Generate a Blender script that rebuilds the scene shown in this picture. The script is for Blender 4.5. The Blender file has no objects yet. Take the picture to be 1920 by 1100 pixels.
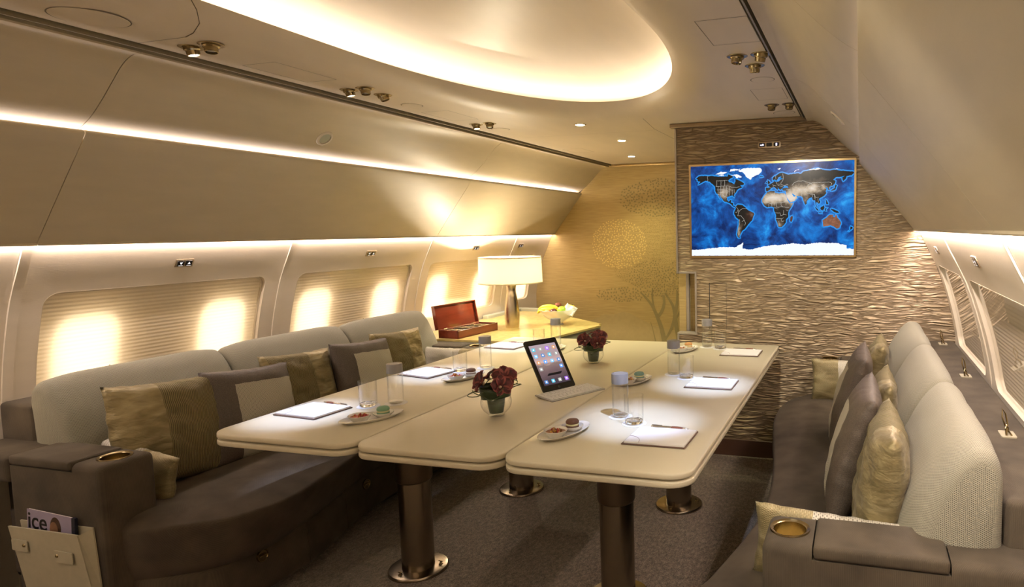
import bpy, bmesh, math, random
from math import pi, sin, cos, radians, sqrt, atan2, tan
from mathutils import Vector, Matrix, noise as mnoise
random.seed(7)
S = bpy.context.scene
C = S.collection

# ------------------------------------------------------------------ camera
F, U0, V0 = 1217.74, 1275.09, 536.29
YAW, PITCH, ROLL = -0.271, 0.0849, -0.0151
cam_d = bpy.data.cameras.new('camera'); cam = bpy.data.objects.new('camera', cam_d); C.objects.link(cam)
r0 = Vector((cos(YAW), -sin(YAW), 0)); f0 = Vector((sin(YAW), cos(YAW), 0)); zz = Vector((0, 0, 1))
fw = f0*cos(PITCH) - zz*sin(PITCH); up = f0*sin(PITCH) + zz*cos(PITCH)
rr = r0*cos(ROLL) + up*sin(ROLL); uu = up*cos(ROLL) - r0*sin(ROLL)
M = Matrix((rr, uu, -fw)).transposed().to_4x4(); M.translation = (1.3412, 0, 1.4194)
cam.matrix_world = M
cam_d.sensor_fit = 'HORIZONTAL'; cam_d.sensor_width = 36; cam_d.lens = F/1920*36
cam_d.shift_x = -(U0-960)/1920; cam_d.shift_y = (V0-550)/1920
cam_d.clip_start = 0.02
S.camera = cam

# ------------------------------------------------------------------ world, exposure
w = bpy.data.worlds.new('world'); S.world = w; w.use_nodes = True
w.node_tree.nodes['Background'].inputs[0].default_value = (0.9, 0.8, 0.62, 1)
w.node_tree.nodes['Background'].inputs[1].default_value = 0.03
S.view_settings.view_transform = 'Standard'; S.view_settings.look = 'None'
S.view_settings.gamma = 1; S.view_settings.use_curve_mapping = False
S.view_settings.exposure = 0.95

WARM = (1.0, 0.84, 0.66); PINK = (1.0, 0.83, 0.77); COOL = (0.50, 0.63, 1.0); YEL = (1.0, 0.93, 0.52)
def area(name, loc, direction, sx, sy, power, col, xaxis=(0, 1, 0)):
    l = bpy.data.lights.new(name, 'AREA'); l.shape = 'RECTANGLE'; l.size = sx; l.size_y = sy
    l.energy = power; l.color = col
    o = bpy.data.objects.new(name, l); C.objects.link(o)
    z = -Vector(direction).normalized(); x = Vector(xaxis).normalized(); y = z.cross(x)
    m = Matrix((x, y, z)).transposed().to_4x4(); m.translation = loc; o.matrix_world = m
    return o
def spot(name, loc, target, power, col, angle, blend=.5, radius=.015):
    l = bpy.data.lights.new(name, 'SPOT'); l.energy = power; l.color = col
    l.spot_size = radians(angle); l.spot_blend = blend; l.shadow_soft_size = radius
    o = bpy.data.objects.new(name, l); C.objects.link(o); o.location = loc
    o.rotation_euler = (Vector(target)-Vector(loc)).to_track_quat('-Z', 'Y').to_euler()
    return o
def point(name, loc, power, col, radius=.03):
    l = bpy.data.lights.new(name, 'POINT'); l.energy = power; l.color = col; l.shadow_soft_size = radius
    o = bpy.data.objects.new(name, l); C.objects.link(o); o.location = loc; return o

Y1, Y2, YB = 3.952, 6.02, -1.6         # partition, forward wall, aft end
# LED strips along the cabin: upper cove and under the bins
for s, ye in ((-1, Y2), (1, Y1)):
    yc = (YB+ye)/2; ln = ye-YB-.04
    area('cove_strip_light', (s*1.372, yc, 1.788), (-s*.42, 0, .9), ln, .012, 6.0 if s < 0 else .8, PINK)
    area('bin_strip_light', (s*1.650, yc, 1.411), (s*.42, 0, -.9), ln, .012, 17 if s < 0 else 22, PINK)
# table downlights (white) and wall washers (yellow)
SPOTS_ON = [((-.887, 1.772, 2.045), (-.74, 2.0, .73), 13), ((-.887, 2.492, 2.045), (-.66, 2.74, .73), 13),
            ((-.89, 3.506, 2.045), (-.70, 3.52, .73), 13), ((.977, 1.77, 2.045), (.56, 2.20, .73), 15),
            ((.977, 2.493, 2.045), (.68, 2.80, .73), 14)]
for a, b, p in SPOTS_ON: spot('table_spot_light', a, b, p*5.5, COOL, 23, 1.0)
# two heads turned forward, washing the partition and the left far corner
spot('forward_spot_light', (.928, 2.656, 2.04), (.98, 3.95, .95), 42, (1, .88, .72), 75, .9)
spot('forward_spot_light', (-.821, 2.629, 2.04), (-.55, 3.9, .7), 22, (1, .88, .72), 60, .9)
for a in ((-.314, 3.73), (-.32, 4.47), (-.59, 5.43)):
    spot('wash_light', (a[0], a[1], 2.06), (a[0]+.02, a[1]+.25, 0), 22, YEL, 110, .9)
# unseen cabin behind the photographer: its dome light, and spots added as fill
area('aft_dome_light', (0, -.6, 2.05), (0, 0, -1), 1.1, 1.4, 4.5, WARM, (1, 0, 0))
spot('aft_fill_light', (-.89, .60, 2.04), (1.45, 1.6, 1.62), 40, (1, .93, .72), 84, 1.0, .04)  # added spot that brightens the right bin, no fitting known here
spot('aft_fill_light', (.95, .75, 2.04), (1.5, 1.75, .75), 34, (1, .9, .76), 62, 1.0, .04)  # added unseen spot that lights the right armrest and cushion end
point('lamp_bulb_light', (-1.32, 4.58, 1.135), 12, (1, .86, .64), .012)

# ------------------------------------------------------------------ materials
MATS = {}
class NT:
    def __init__(s, name):
        s.m = bpy.data.materials.new(name); s.m.use_nodes = True; s.t = s.m.node_tree; s.n = s.t.nodes; s.l = s.t.links
        s.b = s.n['Principled BSDF']; s.out = s.n['Material Output']
    def node(s, typ, **k):
        n = s.n.new(typ)
        for a, v in k.items(): setattr(n, a, v)
        return n
    def link(s, a, b): s.l.new(a, b)
    def math(s, op, a, b=None, c=None):
        n = s.n.new('ShaderNodeMath'); n.operation = op
        for i, v in enumerate((a, b, c)):
            if v is None: continue
            if isinstance(v, (int, float)): n.inputs[i].default_value = v
            else: s.l.new(v, n.inputs[i])
        return n.outputs[0]
    def coord(s, kind='Object', scale=(1, 1, 1)):
        tc = s.n.new('ShaderNodeTexCoord'); mp = s.n.new('ShaderNodeMapping'); mp.inputs['Scale'].default_value = scale
        s.l.new(tc.outputs[kind], mp.inputs[0]); return mp.outputs[0]
    def noise(s, vec, scale, detail=3, rough=.5, dist=0):
        n = s.n.new('ShaderNodeTexNoise'); n.inputs['Scale'].default_value = scale; n.inputs['Detail'].default_value = detail
        n.inputs['Roughness'].default_value = rough; n.inputs['Distortion'].default_value = dist
        if vec is not None: s.l.new(vec, n.inputs['Vector'])
        return n.outputs['Fac']
    def ramp(s, fac, stops):
        n = s.n.new('ShaderNodeValToRGB'); e = n.color_ramp.elements
        while len(e) < len(stops): e.new(.5)
        for i, (p, c) in enumerate(stops): e[i].position = p; e[i].color = (*c, 1)
        s.l.new(fac, n.inputs[0]); return n.outputs[0]
    def bump(s, h, strength, dist=.002):
        n = s.n.new('ShaderNodeBump'); n.inputs['Strength'].default_value = strength; n.inputs['Distance'].default_value = dist
        s.l.new(h, n.inputs['Height']); s.l.new(n.outputs[0], s.b.inputs['Normal']); return n
    def mix(s, f, a, b):
        n = s.n.new('ShaderNodeMix'); n.data_type = 'RGBA'
        for i, v in ((0, f), (6, a), (7, b)):
            if isinstance(v, (int, float)): n.inputs[i].default_value = v
            elif isinstance(v, tuple): n.inputs[i].default_value = (*v, 1)
            else: s.l.new(v, n.inputs[i])
        return n.outputs[2]
def base(name, col, rough=.5, metal=0, spec=.5, emit=None, es=0, sheen=0, coat=0):
    t = NT(name); b = t.b
    b.inputs['Base Color'].default_value = (*col, 1); b.inputs['Roughness'].default_value = rough
    b.inputs['Metallic'].default_value = metal; b.inputs['Specular IOR Level'].default_value = spec
    if emit: b.inputs['Emission Color'].default_value = (*emit, 1); b.inputs['Emission Strength'].default_value = es
    b.inputs['Sheen Weight'].default_value = sheen; b.inputs['Coat Weight'].default_value = coat
    MATS[name] = t.m; return t
def noisy(name, col, rough=.5, metal=0, var=.06, scale=30, bump=.05, bscale=200, stretch=(1, 1, 1), dist=.002, **k):
    t = base(name, col, rough, metal, **k); v = t.coord('Object', stretch)
    f = t.noise(v, scale, 4)
    lo = tuple(max(0, c*(1-var)) for c in col); hi = tuple(min(1, c*(1+var)) for c in col)
    t.link(t.ramp(f, [(.3, lo), (.7, hi)]), t.b.inputs['Base Color'])
    if bump: t.bump(t.noise(v, bscale, 3), bump, dist)
    return t

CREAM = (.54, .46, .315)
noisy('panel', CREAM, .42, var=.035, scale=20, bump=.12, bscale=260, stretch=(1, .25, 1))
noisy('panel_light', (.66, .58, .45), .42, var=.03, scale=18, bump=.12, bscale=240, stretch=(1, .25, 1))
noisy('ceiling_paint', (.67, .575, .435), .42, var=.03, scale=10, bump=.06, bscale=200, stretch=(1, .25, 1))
noisy('dome_paint', (.66, .58, .46), .35, var=.03, scale=8, bump=.05, bscale=150, stretch=(1, .25, 1))
noisy('groove', (.16, .135, .09), .7, bump=0)
noisy('slot_metal', (.30, .26, .17), .4, metal=.4, bump=0)
noisy('bronze_trim', (.42, .33, .22), .32, metal=.9, var=.05, bump=.03)
noisy('gold_trim', (.60, .45, .22), .28, metal=1, bump=.03)
noisy('grey_trim', (.42, .38, .34), .35, metal=.6, bump=.03)
noisy('brass', (.36, .28, .15), .24, metal=1, bump=.02)
noisy('steel', (.30, .25, .185), .24, metal=1, var=.08, scale=6, bump=.04, stretch=(1, 1, .05), bscale=500)
noisy('steel_dark', (.22, .18, .13), .34, metal=1, var=.08, scale=6, bump=.04, stretch=(1, 1, .05), bscale=500)
noisy('table_top', (.68, .62, .46), .30, var=.02, scale=6, bump=.03, bscale=300)
noisy('table_under', (.45, .41, .32), .4, var=.02, bump=0)
noisy('console_yellow', (.66, .52, .20), .22, var=.12, scale=22, bump=.03, bscale=120)
noisy('console_side', (.42, .43, .33), .5, var=.03, bump=.04)
noisy('side_ledge', (.62, .54, .36), .5, var=.03, bump=.04)
noisy('mahogany', (.17, .028, .012), .18, var=.35, scale=14, bump=.02, stretch=(1, .15, 1), coat=.6)
noisy('box_lining', (.10, .07, .035), .7, bump=.1)
noisy('white_china', (.82, .79, .72), .14, var=.01, bump=0, coat=.3)
noisy('paper', (.88, .87, .86), .6, var=.01, bump=.02)
noisy('leather_brown', (.11, .055, .035), .45, var=.08, bump=.1)
noisy('pen_wood', (.22, .07, .035), .35, var=.2, scale=60, bump=.02)
noisy('pen_metal', (.62, .58, .52), .2, metal=1, bump=0)
noisy('cap_grey', (.30, .30, .31), .38, metal=.3, var=.03, bump=0)
noisy('black_gloss', (.012, .011, .012), .12, var=.1, bump=0, coat=.5)
noisy('black_soft', (.02, .018, .016), .5, var=.1, bump=0)
noisy('kbd_alu', (.42, .41, .39), .32, metal=.5, bump=0)
noisy('key_white', (.82, .81, .78), .4, var=.01, bump=0)
noisy('leaf_green', (.022, .045, .014), .3, var=.3, scale=30, bump=.25, bscale=60, stretch=(1, 1, 4))
noisy('grass_green', (.06, .085, .025), .4, var=.2, bump=0)
noisy('stem_green', (.07, .09, .035), .5, var=.2, bump=.1)
noisy('cream_leather', (.40, .36, .25), .5, var=.04, scale=40, bump=.15, bscale=300)
noisy('magazine_dark', (.012, .014, .03), .3, bump=0)
noisy('magazine_pages', (.62, .56, .55), .6, bump=0)
noisy('ink', (.008, .008, .01), .4, bump=0)
noisy('skin_print', (.24, .12, .06), .4, var=.35, scale=14, bump=0)
noisy('hair_print', (.06, .03, .018), .4, var=.2, bump=0)
noisy('banana_yellow', (.72, .55, .04), .4, var=.12, scale=20, bump=.02)
noisy('apple_green', (.33, .55, .05), .25, var=.15, scale=20, bump=.01)
noisy('peach_orange', (.62, .26, .10), .45, var=.2, scale=20, bump=.02)
noisy('rambutan_red', (.20, .05, .03), .6, var=.35, scale=60, bump=.8, bscale=90, dist=.01)
noisy('plum_dark', (.08, .015, .02), .3, var=.3, bump=.01)
noisy('lemon_yellow', (.75, .60, .06), .4, var=.08, bump=.15, bscale=120)
noisy('nut_tan', (.52, .30, .11), .45, var=.3, scale=80, bump=.1)
noisy('nut_brown', (.27, .10, .035), .45, var=.3, scale=80, bump=.1)
noisy('berry_red', (.42, .03, .02), .3, var=.25, scale=60, bump=.05)
noisy('fruit_gold', (.66, .38, .05), .35, var=.2, scale=60, bump=.05)
noisy('macaron_green', (.20, .38, .24), .55, var=.06, scale=80, bump=.1)
noisy('macaron_teal', (.20, .36, .33), .55, var=.06, scale=80, bump=.1)
noisy('macaron_cocoa', (.13, .055, .025), .6, var=.1, scale=80, bump=.15)
noisy('macaron_orange', (.66, .34, .12), .55, var=.08, scale=80, bump=.1)
noisy('macaron_filling', (.74, .72, .42), .5, bump=.05)
noisy('dull_frame', (.55, .49, .38), .4, metal=.2, bump=0)
base('bulb_white', (1, 1, 1), emit=(.88, .92, 1), es=60)
base('bulb_warm', (1, 1, 1), emit=(1, .97, .70), es=45)
base('lamp_bulb_glow', (1, 1, 1), emit=(1, .9, .65), es=2)
base('led_strip_dome', (1, 1, 1), emit=(1, .86, .70), es=9.5)
base('button_lit', (.02, .02, .05), .3, emit=(.62, .55, 1), es=2.5)
base('icon_white', (.8, .8, .8), .3, emit=(.9, .9, .95), es=.5)

# carpet
t = base('carpet', (.17, .13, .095), .95, spec=.1, sheen=.3)
v = t.coord('Object'); n1 = t.noise(v, 180, 3, .7); n2 = t.noise(t.coord('Object', (1, .6, 1)), 60, 3, .7)
mx = t.math('ADD', t.math('MULTIPLY', n1, .6), t.math('MULTIPLY', n2, .4))
t.link(t.ramp(mx, [(.38, (.045, .035, .025)), (.5, (.19, .15, .105)), (.62, (.40, .33, .24))]), t.b.inputs['Base Color']); t.bump(mx, .8, .006)

# sofa fabric: fine weave
def weave(name, col, k=520, rough=.75, sheen=.15):
    t = base(name, col, rough, spec=.25, sheen=sheen)
    tc = t.node('ShaderNodeTexCoord'); sp = t.node('ShaderNodeSeparateXYZ'); t.link(tc.outputs['Object'], sp.inputs[0])
    sx = t.math('SINE', t.math('MULTIPLY', t.math('ADD', sp.outputs[0], sp.outputs[2]), k)); sy = t.math('SINE', t.math('MULTIPLY', t.math('ADD', sp.outputs[1], sp.outputs[2]), k))
    h = t.math('MULTIPLY', sx, sy)
    n = t.noise(tc.outputs['Object'], 9, 3)
    f = t.math('ADD', t.math('MULTIPLY', h, .12), n)
    t.link(t.ramp(f, [(.25, tuple(c*.62 for c in col)), (.75, tuple(min(1, c*1.35) for c in col))]), t.b.inputs['Base Color'])
    t.bump(h, .45, .0012)
    return t
weave('sofa_fabric', (.078, .060, .038), 1500, sheen=.04)
weave('sofa_fabric_seat', (.080, .060, .039), 1900, sheen=.04)
weave('pillow_brown_cloth', (.165, .125, .10), 900)

def hexpat(t, uv, k):
    sp = t.node('ShaderNodeSeparateXYZ'); t.link(uv, sp.inputs[0]); u, v = sp.outputs[0], sp.outputs[1]
    a = t.math('COSINE', t.math('MULTIPLY', u, k))
    b = t.math('COSINE', t.math('ADD', t.math('MULTIPLY', u, k/2), t.math('MULTIPLY', v, k*.866)))
    c = t.math('COSINE', t.math('SUBTRACT', t.math('MULTIPLY', u, k/2), t.math('MULTIPLY', v, k*.866)))
    return t.math('ADD', a, t.math('ADD', b, c))
t = base('mesh_fabric', (.42, .38, .28), .7, spec=.25, sheen=.1)
uv = t.coord('UV'); h = hexpat(t, uv, 1500)
t.link(t.ramp(t.math('MULTIPLY_ADD', h, .2, .35), [(.35, (.31, .29, .215)), (.62, (.21, .195, .14)), (.85, (.06, .053, .036))]), t.b.inputs['Base Color'])
t.bump(t.math('MULTIPLY', h, -1), .4, .001)

def pillow_mat(name, kind):
    t = base(name, (.4, .3, .15), .4)
    tc = t.node('ShaderNodeTexCoord'); uv = tc.outputs['UV']; sp = t.node('ShaderNodeSeparateXYZ'); t.link(uv, sp.inputs[0])
    u, v = sp.outputs[0], sp.outputs[1]
    n = t.noise(t.coord('Object', (1, 1, 2.6)), 10, 2, .45, .5)
    satin = t.ramp(n, [(.25, (.15, .115, .045)), (.5, (.27, .215, .10)), (.75, (.42, .35, .19))])
    if kind == 'gold':
        s = t.math('SINE', t.math('MULTIPLY', u, 420))
        stripe = t.ramp(t.math('MULTIPLY_ADD', s, .5, .5), [(0, (.085, .065, .025)), (1, (.29, .235, .10))])
        m = t.math('GREATER_THAN', u, .40)
        m = t.math('MULTIPLY', m, t.math('LESS_THAN', u, .93))
        t.link(t.mix(m, satin, stripe), t.b.inputs['Base Color'])
        h = t.math('ADD', t.math('MULTIPLY', t.noise(t.coord('Object', (1, 1, 2.6)), 15, 3, .5, .4), 1.3), t.math('MULTIPLY', t.math('MULTIPLY', s, m), .18))
        t.bump(h, .6, .011)
        t.link(t.math('MULTIPLY_ADD', m, .15, .46), t.b.inputs['Roughness']); t.b.inputs['Sheen Weight'].default_value = .08
        t.b.inputs['Metallic'].default_value = .45
    elif kind == 'brown':
        h = hexpat(t, t.coord('UV', (.42, .42, 1)), 1150)
        meshc = t.ramp(t.math('MULTIPLY_ADD', h, .2, .35), [(.3, (.50, .46, .36)), (.85, (.13, .11, .08))])
        m = t.math('MULTIPLY', t.math('GREATER_THAN', u, .26), t.math('LESS_THAN', v, .82))
        nn = t.noise(tc.outputs['Object'], 300, 2)
        br = t.ramp(nn, [(.3, (.065, .048, .036)), (.7, (.12, .092, .068))])
        t.link(t.mix(m, br, meshc), t.b.inputs['Base Color']); t.bump(t.math('ADD', nn, t.math('MULTIPLY', h, -.1)), .3, .002)
        t.b.inputs['Roughness'].default_value = .55
    else:
        h = hexpat(t, t.coord('UV', (.5, .25, 1)), 1100)
        meshc = t.ramp(t.math('MULTIPLY_ADD', h, .2, .35), [(.3, (.58, .54, .44)), (.85, (.20, .17, .13))])
        m = t.math('LESS_THAN', u, .68)
        t.link(t.mix(m, satin, meshc), t.b.inputs['Base Color']); t.bump(t.math('ADD', n, t.math('MULTIPLY', h, -.06)), .5, .008)
        t.b.inputs['Roughness'].default_value = .45; t.b.inputs['Metallic'].default_value = .15; t.b.inputs['Sheen Weight'].default_value = .05
    return t.m
for k in ('gold', 'brown', 'bolster'): MATS['pillow_'+k] = pillow_mat('pillow_'+k, k)

# rippled champagne partition covering
t = base('ripple', (.38, .28, .17), .42, metal=.25, spec=.5)
tc = t.node('ShaderNodeTexCoord'); warp = t.node('ShaderNodeTexNoise'); warp.inputs['Scale'].default_value = 3.5; warp.inputs['Detail'].default_value = 2
t.link(tc.outputs['Object'], warp.inputs['Vector'])
vm = t.node('ShaderNodeVectorMath', operation='MULTIPLY_ADD'); t.link(warp.outputs['Color'], vm.inputs[0]); vm.inputs[1].default_value = (.05, 0, .05); t.link(tc.outputs['Object'], vm.inputs[2])
mp = t.node('ShaderNodeMapping'); mp.inputs['Scale'].default_value = (6.5, 6.5, 47); t.link(vm.outputs[0], mp.inputs[0])
vo = t.node('ShaderNodeTexVoronoi', feature='DISTANCE_TO_EDGE'); vo.inputs['Scale'].default_value = 1.0; t.link(mp.outputs[0], vo.inputs['Vector'])
mp2 = t.node('ShaderNodeMapping'); mp2.inputs['Scale'].default_value = (4, 4, 36); mp2.inputs['Location'].default_value = (3, 1, 7); t.link(vm.outputs[0], mp2.inputs[0])
n2 = t.noise(mp2.outputs[0], 1.3, 2, .5, .4); ridge = t.math('ABSOLUTE', t.math('SUBTRACT', n2, .5))
rd = t.math('MINIMUM', t.math('MULTIPLY', ridge, 9), 1)
h = t.math('MULTIPLY', t.math('MINIMUM', t.math('MULTIPLY', vo.outputs['Distance'], 3.2), 1), rd)
t.link(t.ramp(h, [(0, (.20, .145, .085)), (.22, (.38, .285, .175)), (1, (.55, .43, .275))]), t.b.inputs['Base Color'])
t.bump(h, .9, .010); MATS['ripple'] = t.m
# golden wood-silk wall
t = base('silk_wall', (.5, .36, .13), .38, metal=.15)
n = t.noise(t.coord('Object', (1.2, 1, 40)), 5, 4, .6)
t.link(t.ramp(n, [(.3, (.40, .285, .105)), (.7, (.56, .42, .18))]), t.b.inputs['Base Color']); t.bump(n, .1, .002)
noisy('mural_olive', (.29, .23, .095), .5, var=.05, bump=0)
noisy('mural_gold', (.72, .56, .22), .3, metal=.3, var=.05, bump=0)
noisy('mural_hill', (.45, .34, .15), .42, var=.04, bump=0)

# pleated blind: translucent paper
t = base('blind_paper', (.90, .81, .65), .7)
tr = t.node('ShaderNodeBsdfTranslucent'); tr.inputs[0].default_value = (.95, .84, .64, 1); ms = t.node('ShaderNodeMixShader'); ms.inputs[0].default_value = .30
t.link(t.b.outputs[0], ms.inputs[1]); t.link(tr.outputs[0], ms.inputs[2]); t.link(ms.outputs[0], t.out.inputs[0])
base('daylight', (1, 1, 1), emit=(1, .90, .78), es=2.0)
# glass (thin): clear with fresnel mirror
def thin_glass(name, tint, rough=.0, ior=1.45, edge=.9):
    t = NT(name); MATS[name] = t.m
    g = t.node('ShaderNodeBsdfGlossy'); g.inputs['Roughness'].default_value = rough; g.inputs['Color'].default_value = (1, 1, 1, 1)
    tp = t.node('ShaderNodeBsdfTransparent'); lw = t.node('ShaderNodeLayerWeight'); lw.inputs[0].default_value = .5; t.link(t.mix(t.math('MULTIPLY', t.math('POWER', lw.outputs['Facing'], 4), edge), tint, (.28, .29, .28)), tp.inputs[0])
    fr = t.node('ShaderNodeFresnel'); ms = t.node('ShaderNodeMixShader'); ge = t.node('ShaderNodeNewGeometry')
    t.link(t.math('MULTIPLY_ADD', ge.outputs['Backfacing'], 1/ior-ior, ior), fr.inputs[0]); t.link(fr.outputs[0], ms.inputs[0]); t.link(tp.outputs[0], ms.inputs[1]); t.link(g.outputs[0], ms.inputs[2]); t.link(ms.outputs[0], t.out.inputs[0])
thin_glass('clear_glass', (.985, .988, .985), .0, 1.8); thin_glass('window_glass', (.97, .96, .94), .01, 1.5, 0)
thin_glass('water', (.985, .988, .99), 0, 1.2, .4)
t = base('thick_glass', (.95, .96, .96), .0); t.b.inputs['Transmission Weight'].default_value = 1; t.b.inputs['IOR'].default_value = 1.45
# lamp shade
t = base('shade_linen', (.86, .76, .55), .8)
tr = t.node('ShaderNodeBsdfTranslucent'); tr.inputs[0].default_value = (.95, .82, .55, 1); ms = t.node('ShaderNodeMixShader'); ms.inputs[0].default_value = .15
t.link(t.b.outputs[0], ms.inputs[1]); t.link(tr.outputs[0], ms.inputs[2]); t.link(ms.outputs[0], t.out.inputs[0])
n = t.noise(t.coord('Object', (1, 1, 5)), 60, 3); t.bump(n, .3, .001)
t = base('hammered_silver', (.56, .48, .36), .26, metal=1); vv = t.node('ShaderNodeTexVoronoi'); vv.inputs['Scale'].default_value = 260
t.link(t.coord('Object'), vv.inputs['Vector']); t.bump(vv.outputs['Distance'], .3, .0015)
# orchid petals
t = base('orchid', (.10, .008, .012), .42)
n = t.noise(t.coord('Object'), 70, 3); t.link(t.ramp(n, [(.35, (.045, .003, .006)), (.7, (.13, .012, .016))]), t.b.inputs['Base Color'])
noisy('orchid_edge', (.26, .06, .05), .5, var=.2, bump=0); noisy('orchid_lip', (.75, .58, .40), .5, var=.2, bump=0)
# world map screen
t = base('map_sea', (0, 0, 0), .25, spec=.3)
v = t.coord('Object'); n = t.noise(v, 7, 6, .62, .8); n2 = t.noise(v, 28, 4, .6)
f = t.math('ADD', t.math('MULTIPLY', n, .8), t.math('MULTIPLY', n2, .2))
col = t.ramp(f, [(.40, (.001, .016, .10)), (.50, (.002, .06, .28)), (.60, (.004, .17, .58)), (.70, (.03, .40, .85))])
t.link(col, t.b.inputs['Emission Color']); t.b.inputs['Emission Strength'].default_value = .62
base('map_shelf', (0, 0, 0), .25, emit=(.006, .25, .72), es=.6)
t = base('map_land', (0, 0, 0), .25, spec=.3)
tc = t.node('ShaderNodeTexCoord'); at = t.node('ShaderNodeVertexColor'); at.layer_name = 'land'
sp = t.node('ShaderNodeSeparateXYZ'); t.link(at.outputs[0], sp.inputs[0])
n = t.noise(tc.outputs['Object'], 32, 5, .65)
f = t.math('ADD', sp.outputs[0], t.math('MULTIPLY', t.math('SUBTRACT', n, .5), .7))
col = t.ramp(f, [(.15, (.010, .009, .008)), (.42, (.09, .065, .045)), (.7, (.46, .37, .27)), (1, (.66, .58, .50))])
n3 = t.math('ADD', sp.outputs[1], 0.0)
col2 = t.mix(t.math('MULTIPLY', n3, t.math('MULTIPLY_ADD', n, 1.6, -.2)), col, (.33, .10, .05)); t.link(col2, t.b.inputs['Emission Color']); t.b.inputs['Emission Strength'].default_value = .62
base('map_ice', (0, 0, 0), .25, emit=(.80, .86, .95), es=.6)
base('map_line', (0, 0, 0), .25, emit=(.62, .60, .55), es=.5)
# tablet screen picture
t = base('screen_picture', (0, 0, 0), .1, spec=.6)
n = t.noise(t.coord('Object', (4, 4, 10)), 3, 4); tc = t.node('ShaderNodeTexCoord'); sp = t.node('ShaderNodeSeparateXYZ'); t.link(tc.outputs['Object'], sp.inputs[0])
f = t.math('ADD', t.math('MULTIPLY_ADD', sp.outputs[2], 4.4, .42), t.math('MULTIPLY', n, .22))
t.link(t.ramp(f, [(.15, (.05, .035, .05)), (.42, (.15, .095, .10)), (.52, (.20, .14, .13)), (.56, (.52, .36, .34)), (.72, (.34, .25, .26)), (1, (.36, .28, .32))]), t.b.inputs['Emission Color'])
t.b.inputs['Emission Strength'].default_value = .7
for i, c in enumerate([(.08, .42, .55), (.10, .28, .75), (.30, .30, .28), (.18, .45, .80), (.35, .15, .75), (.08, .20, .45), (.55, .25, .10)]):
    base('icon_%s' % 'abcdefg'[i], (0, 0, 0), .3, emit=c, es=.8)
t = base('crystal', (.80, .80, .76), .08, spec=.8); t.b.inputs['Alpha'].default_value = .4
base('magazine_cover', (.30, .26, .36), .35)

# ------------------------------------------------------------------ mesh helpers
def tagit(o, label=None, cat=None, group=None, kind=None):
    if label: o['label'] = label
    if cat: o['category'] = cat
    if group: o['group'] = group
    if kind: o['kind'] = kind
    return o
def empty(name, loc, label, cat, group=None, rz=0):
    o = bpy.data.objects.new(name, None); C.objects.link(o); o.location = loc; o.rotation_euler = (0, 0, rz)
    o.empty_display_size = .05
    return tagit(o, label, cat, group)
def mk(name, bm, mat, parent=None, smooth=True, mats=None, angle=40):
    bmesh.ops.remove_doubles(bm, verts=bm.verts[:], dist=1e-5)
    bmesh.ops.recalc_face_normals(bm, faces=bm.faces[:])
    me = bpy.data.meshes.new(name); bm.to_mesh(me); bm.free()
    for mm in (mats or [mat]): me.materials.append(MATS[mm])
    if smooth:
        for p in me.polygons: p.use_smooth = True
        try: me.set_sharp_from_angle(angle=radians(angle))
        except Exception: pass
    o = bpy.data.objects.new(name, me); C.objects.link(o)
    if parent: o.parent = parent
    return o
def mkraw(name, bm, mat, parent=None, smooth=True):
    me = bpy.data.meshes.new(name); bm.to_mesh(me); bm.free()
    for mm in (mat if isinstance(mat, list) else [mat]): me.materials.append(MATS[mm])
    if smooth:
        for p in me.polygons: p.use_smooth = True
    o = bpy.data.objects.new(name, me); C.objects.link(o)
    if parent: o.parent = parent
    return o
def BM(): return bmesh.new()
def box(bm, x0, y0, z0, x1, y1, z1, bev=0, seg=3, mi=0, rot=None):
    vs = [bm.verts.new((x, y, z)) for x in (x0, x1) for y in (y0, y1) for z in (z0, z1)]
    fs = [(0, 1, 3, 2), (4, 6, 7, 5), (0, 4, 5, 1), (2, 3, 7, 6), (0, 2, 6, 4), (1, 5, 7, 3)]
    faces = [bm.faces.new([vs[i] for i in f]) for f in fs]
    for f in faces: f.material_index = mi
    allv = vs
    if bev:
        es = list({e for f in faces for e in f.edges})
        r = bmesh.ops.bevel(bm, geom=es, offset=bev, segments=seg, profile=.5, affect='EDGES')
        allv = list({v for f in r['faces'] for v in f.verts} | {v for v in vs if v.is_valid})
        for f in r['faces']: f.material_index = mi
    if rot is not None: bmesh.ops.transform(bm, matrix=rot, verts=allv)
    return allv
def lathe(bm, prof, seg=32, cx=0, cy=0, cz=0, mi=0, sx=1, sy=1):
    rings = []
    for r, z in prof:
        if r < 1e-6: rings.append([bm.verts.new((cx, cy, cz+z))])
        else: rings.append([bm.verts.new((cx+sx*r*cos(2*pi*i/seg), cy+sy*r*sin(2*pi*i/seg), cz+z)) for i in range(seg)])
    for a, b in zip(rings, rings[1:]):
        for i in range(seg):
            j = (i+1) % seg
            q = [a[i % len(a)], a[j % len(a)], b[j % len(b)], b[i % len(b)]]
            q2 = []
            for vtx in q:
                if vtx not in q2: q2.append(vtx)
            if len(q2) > 2:
                try: bm.faces.new(q2).material_index = mi
                except ValueError: pass
    return [v for r in rings for v in r]
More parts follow.
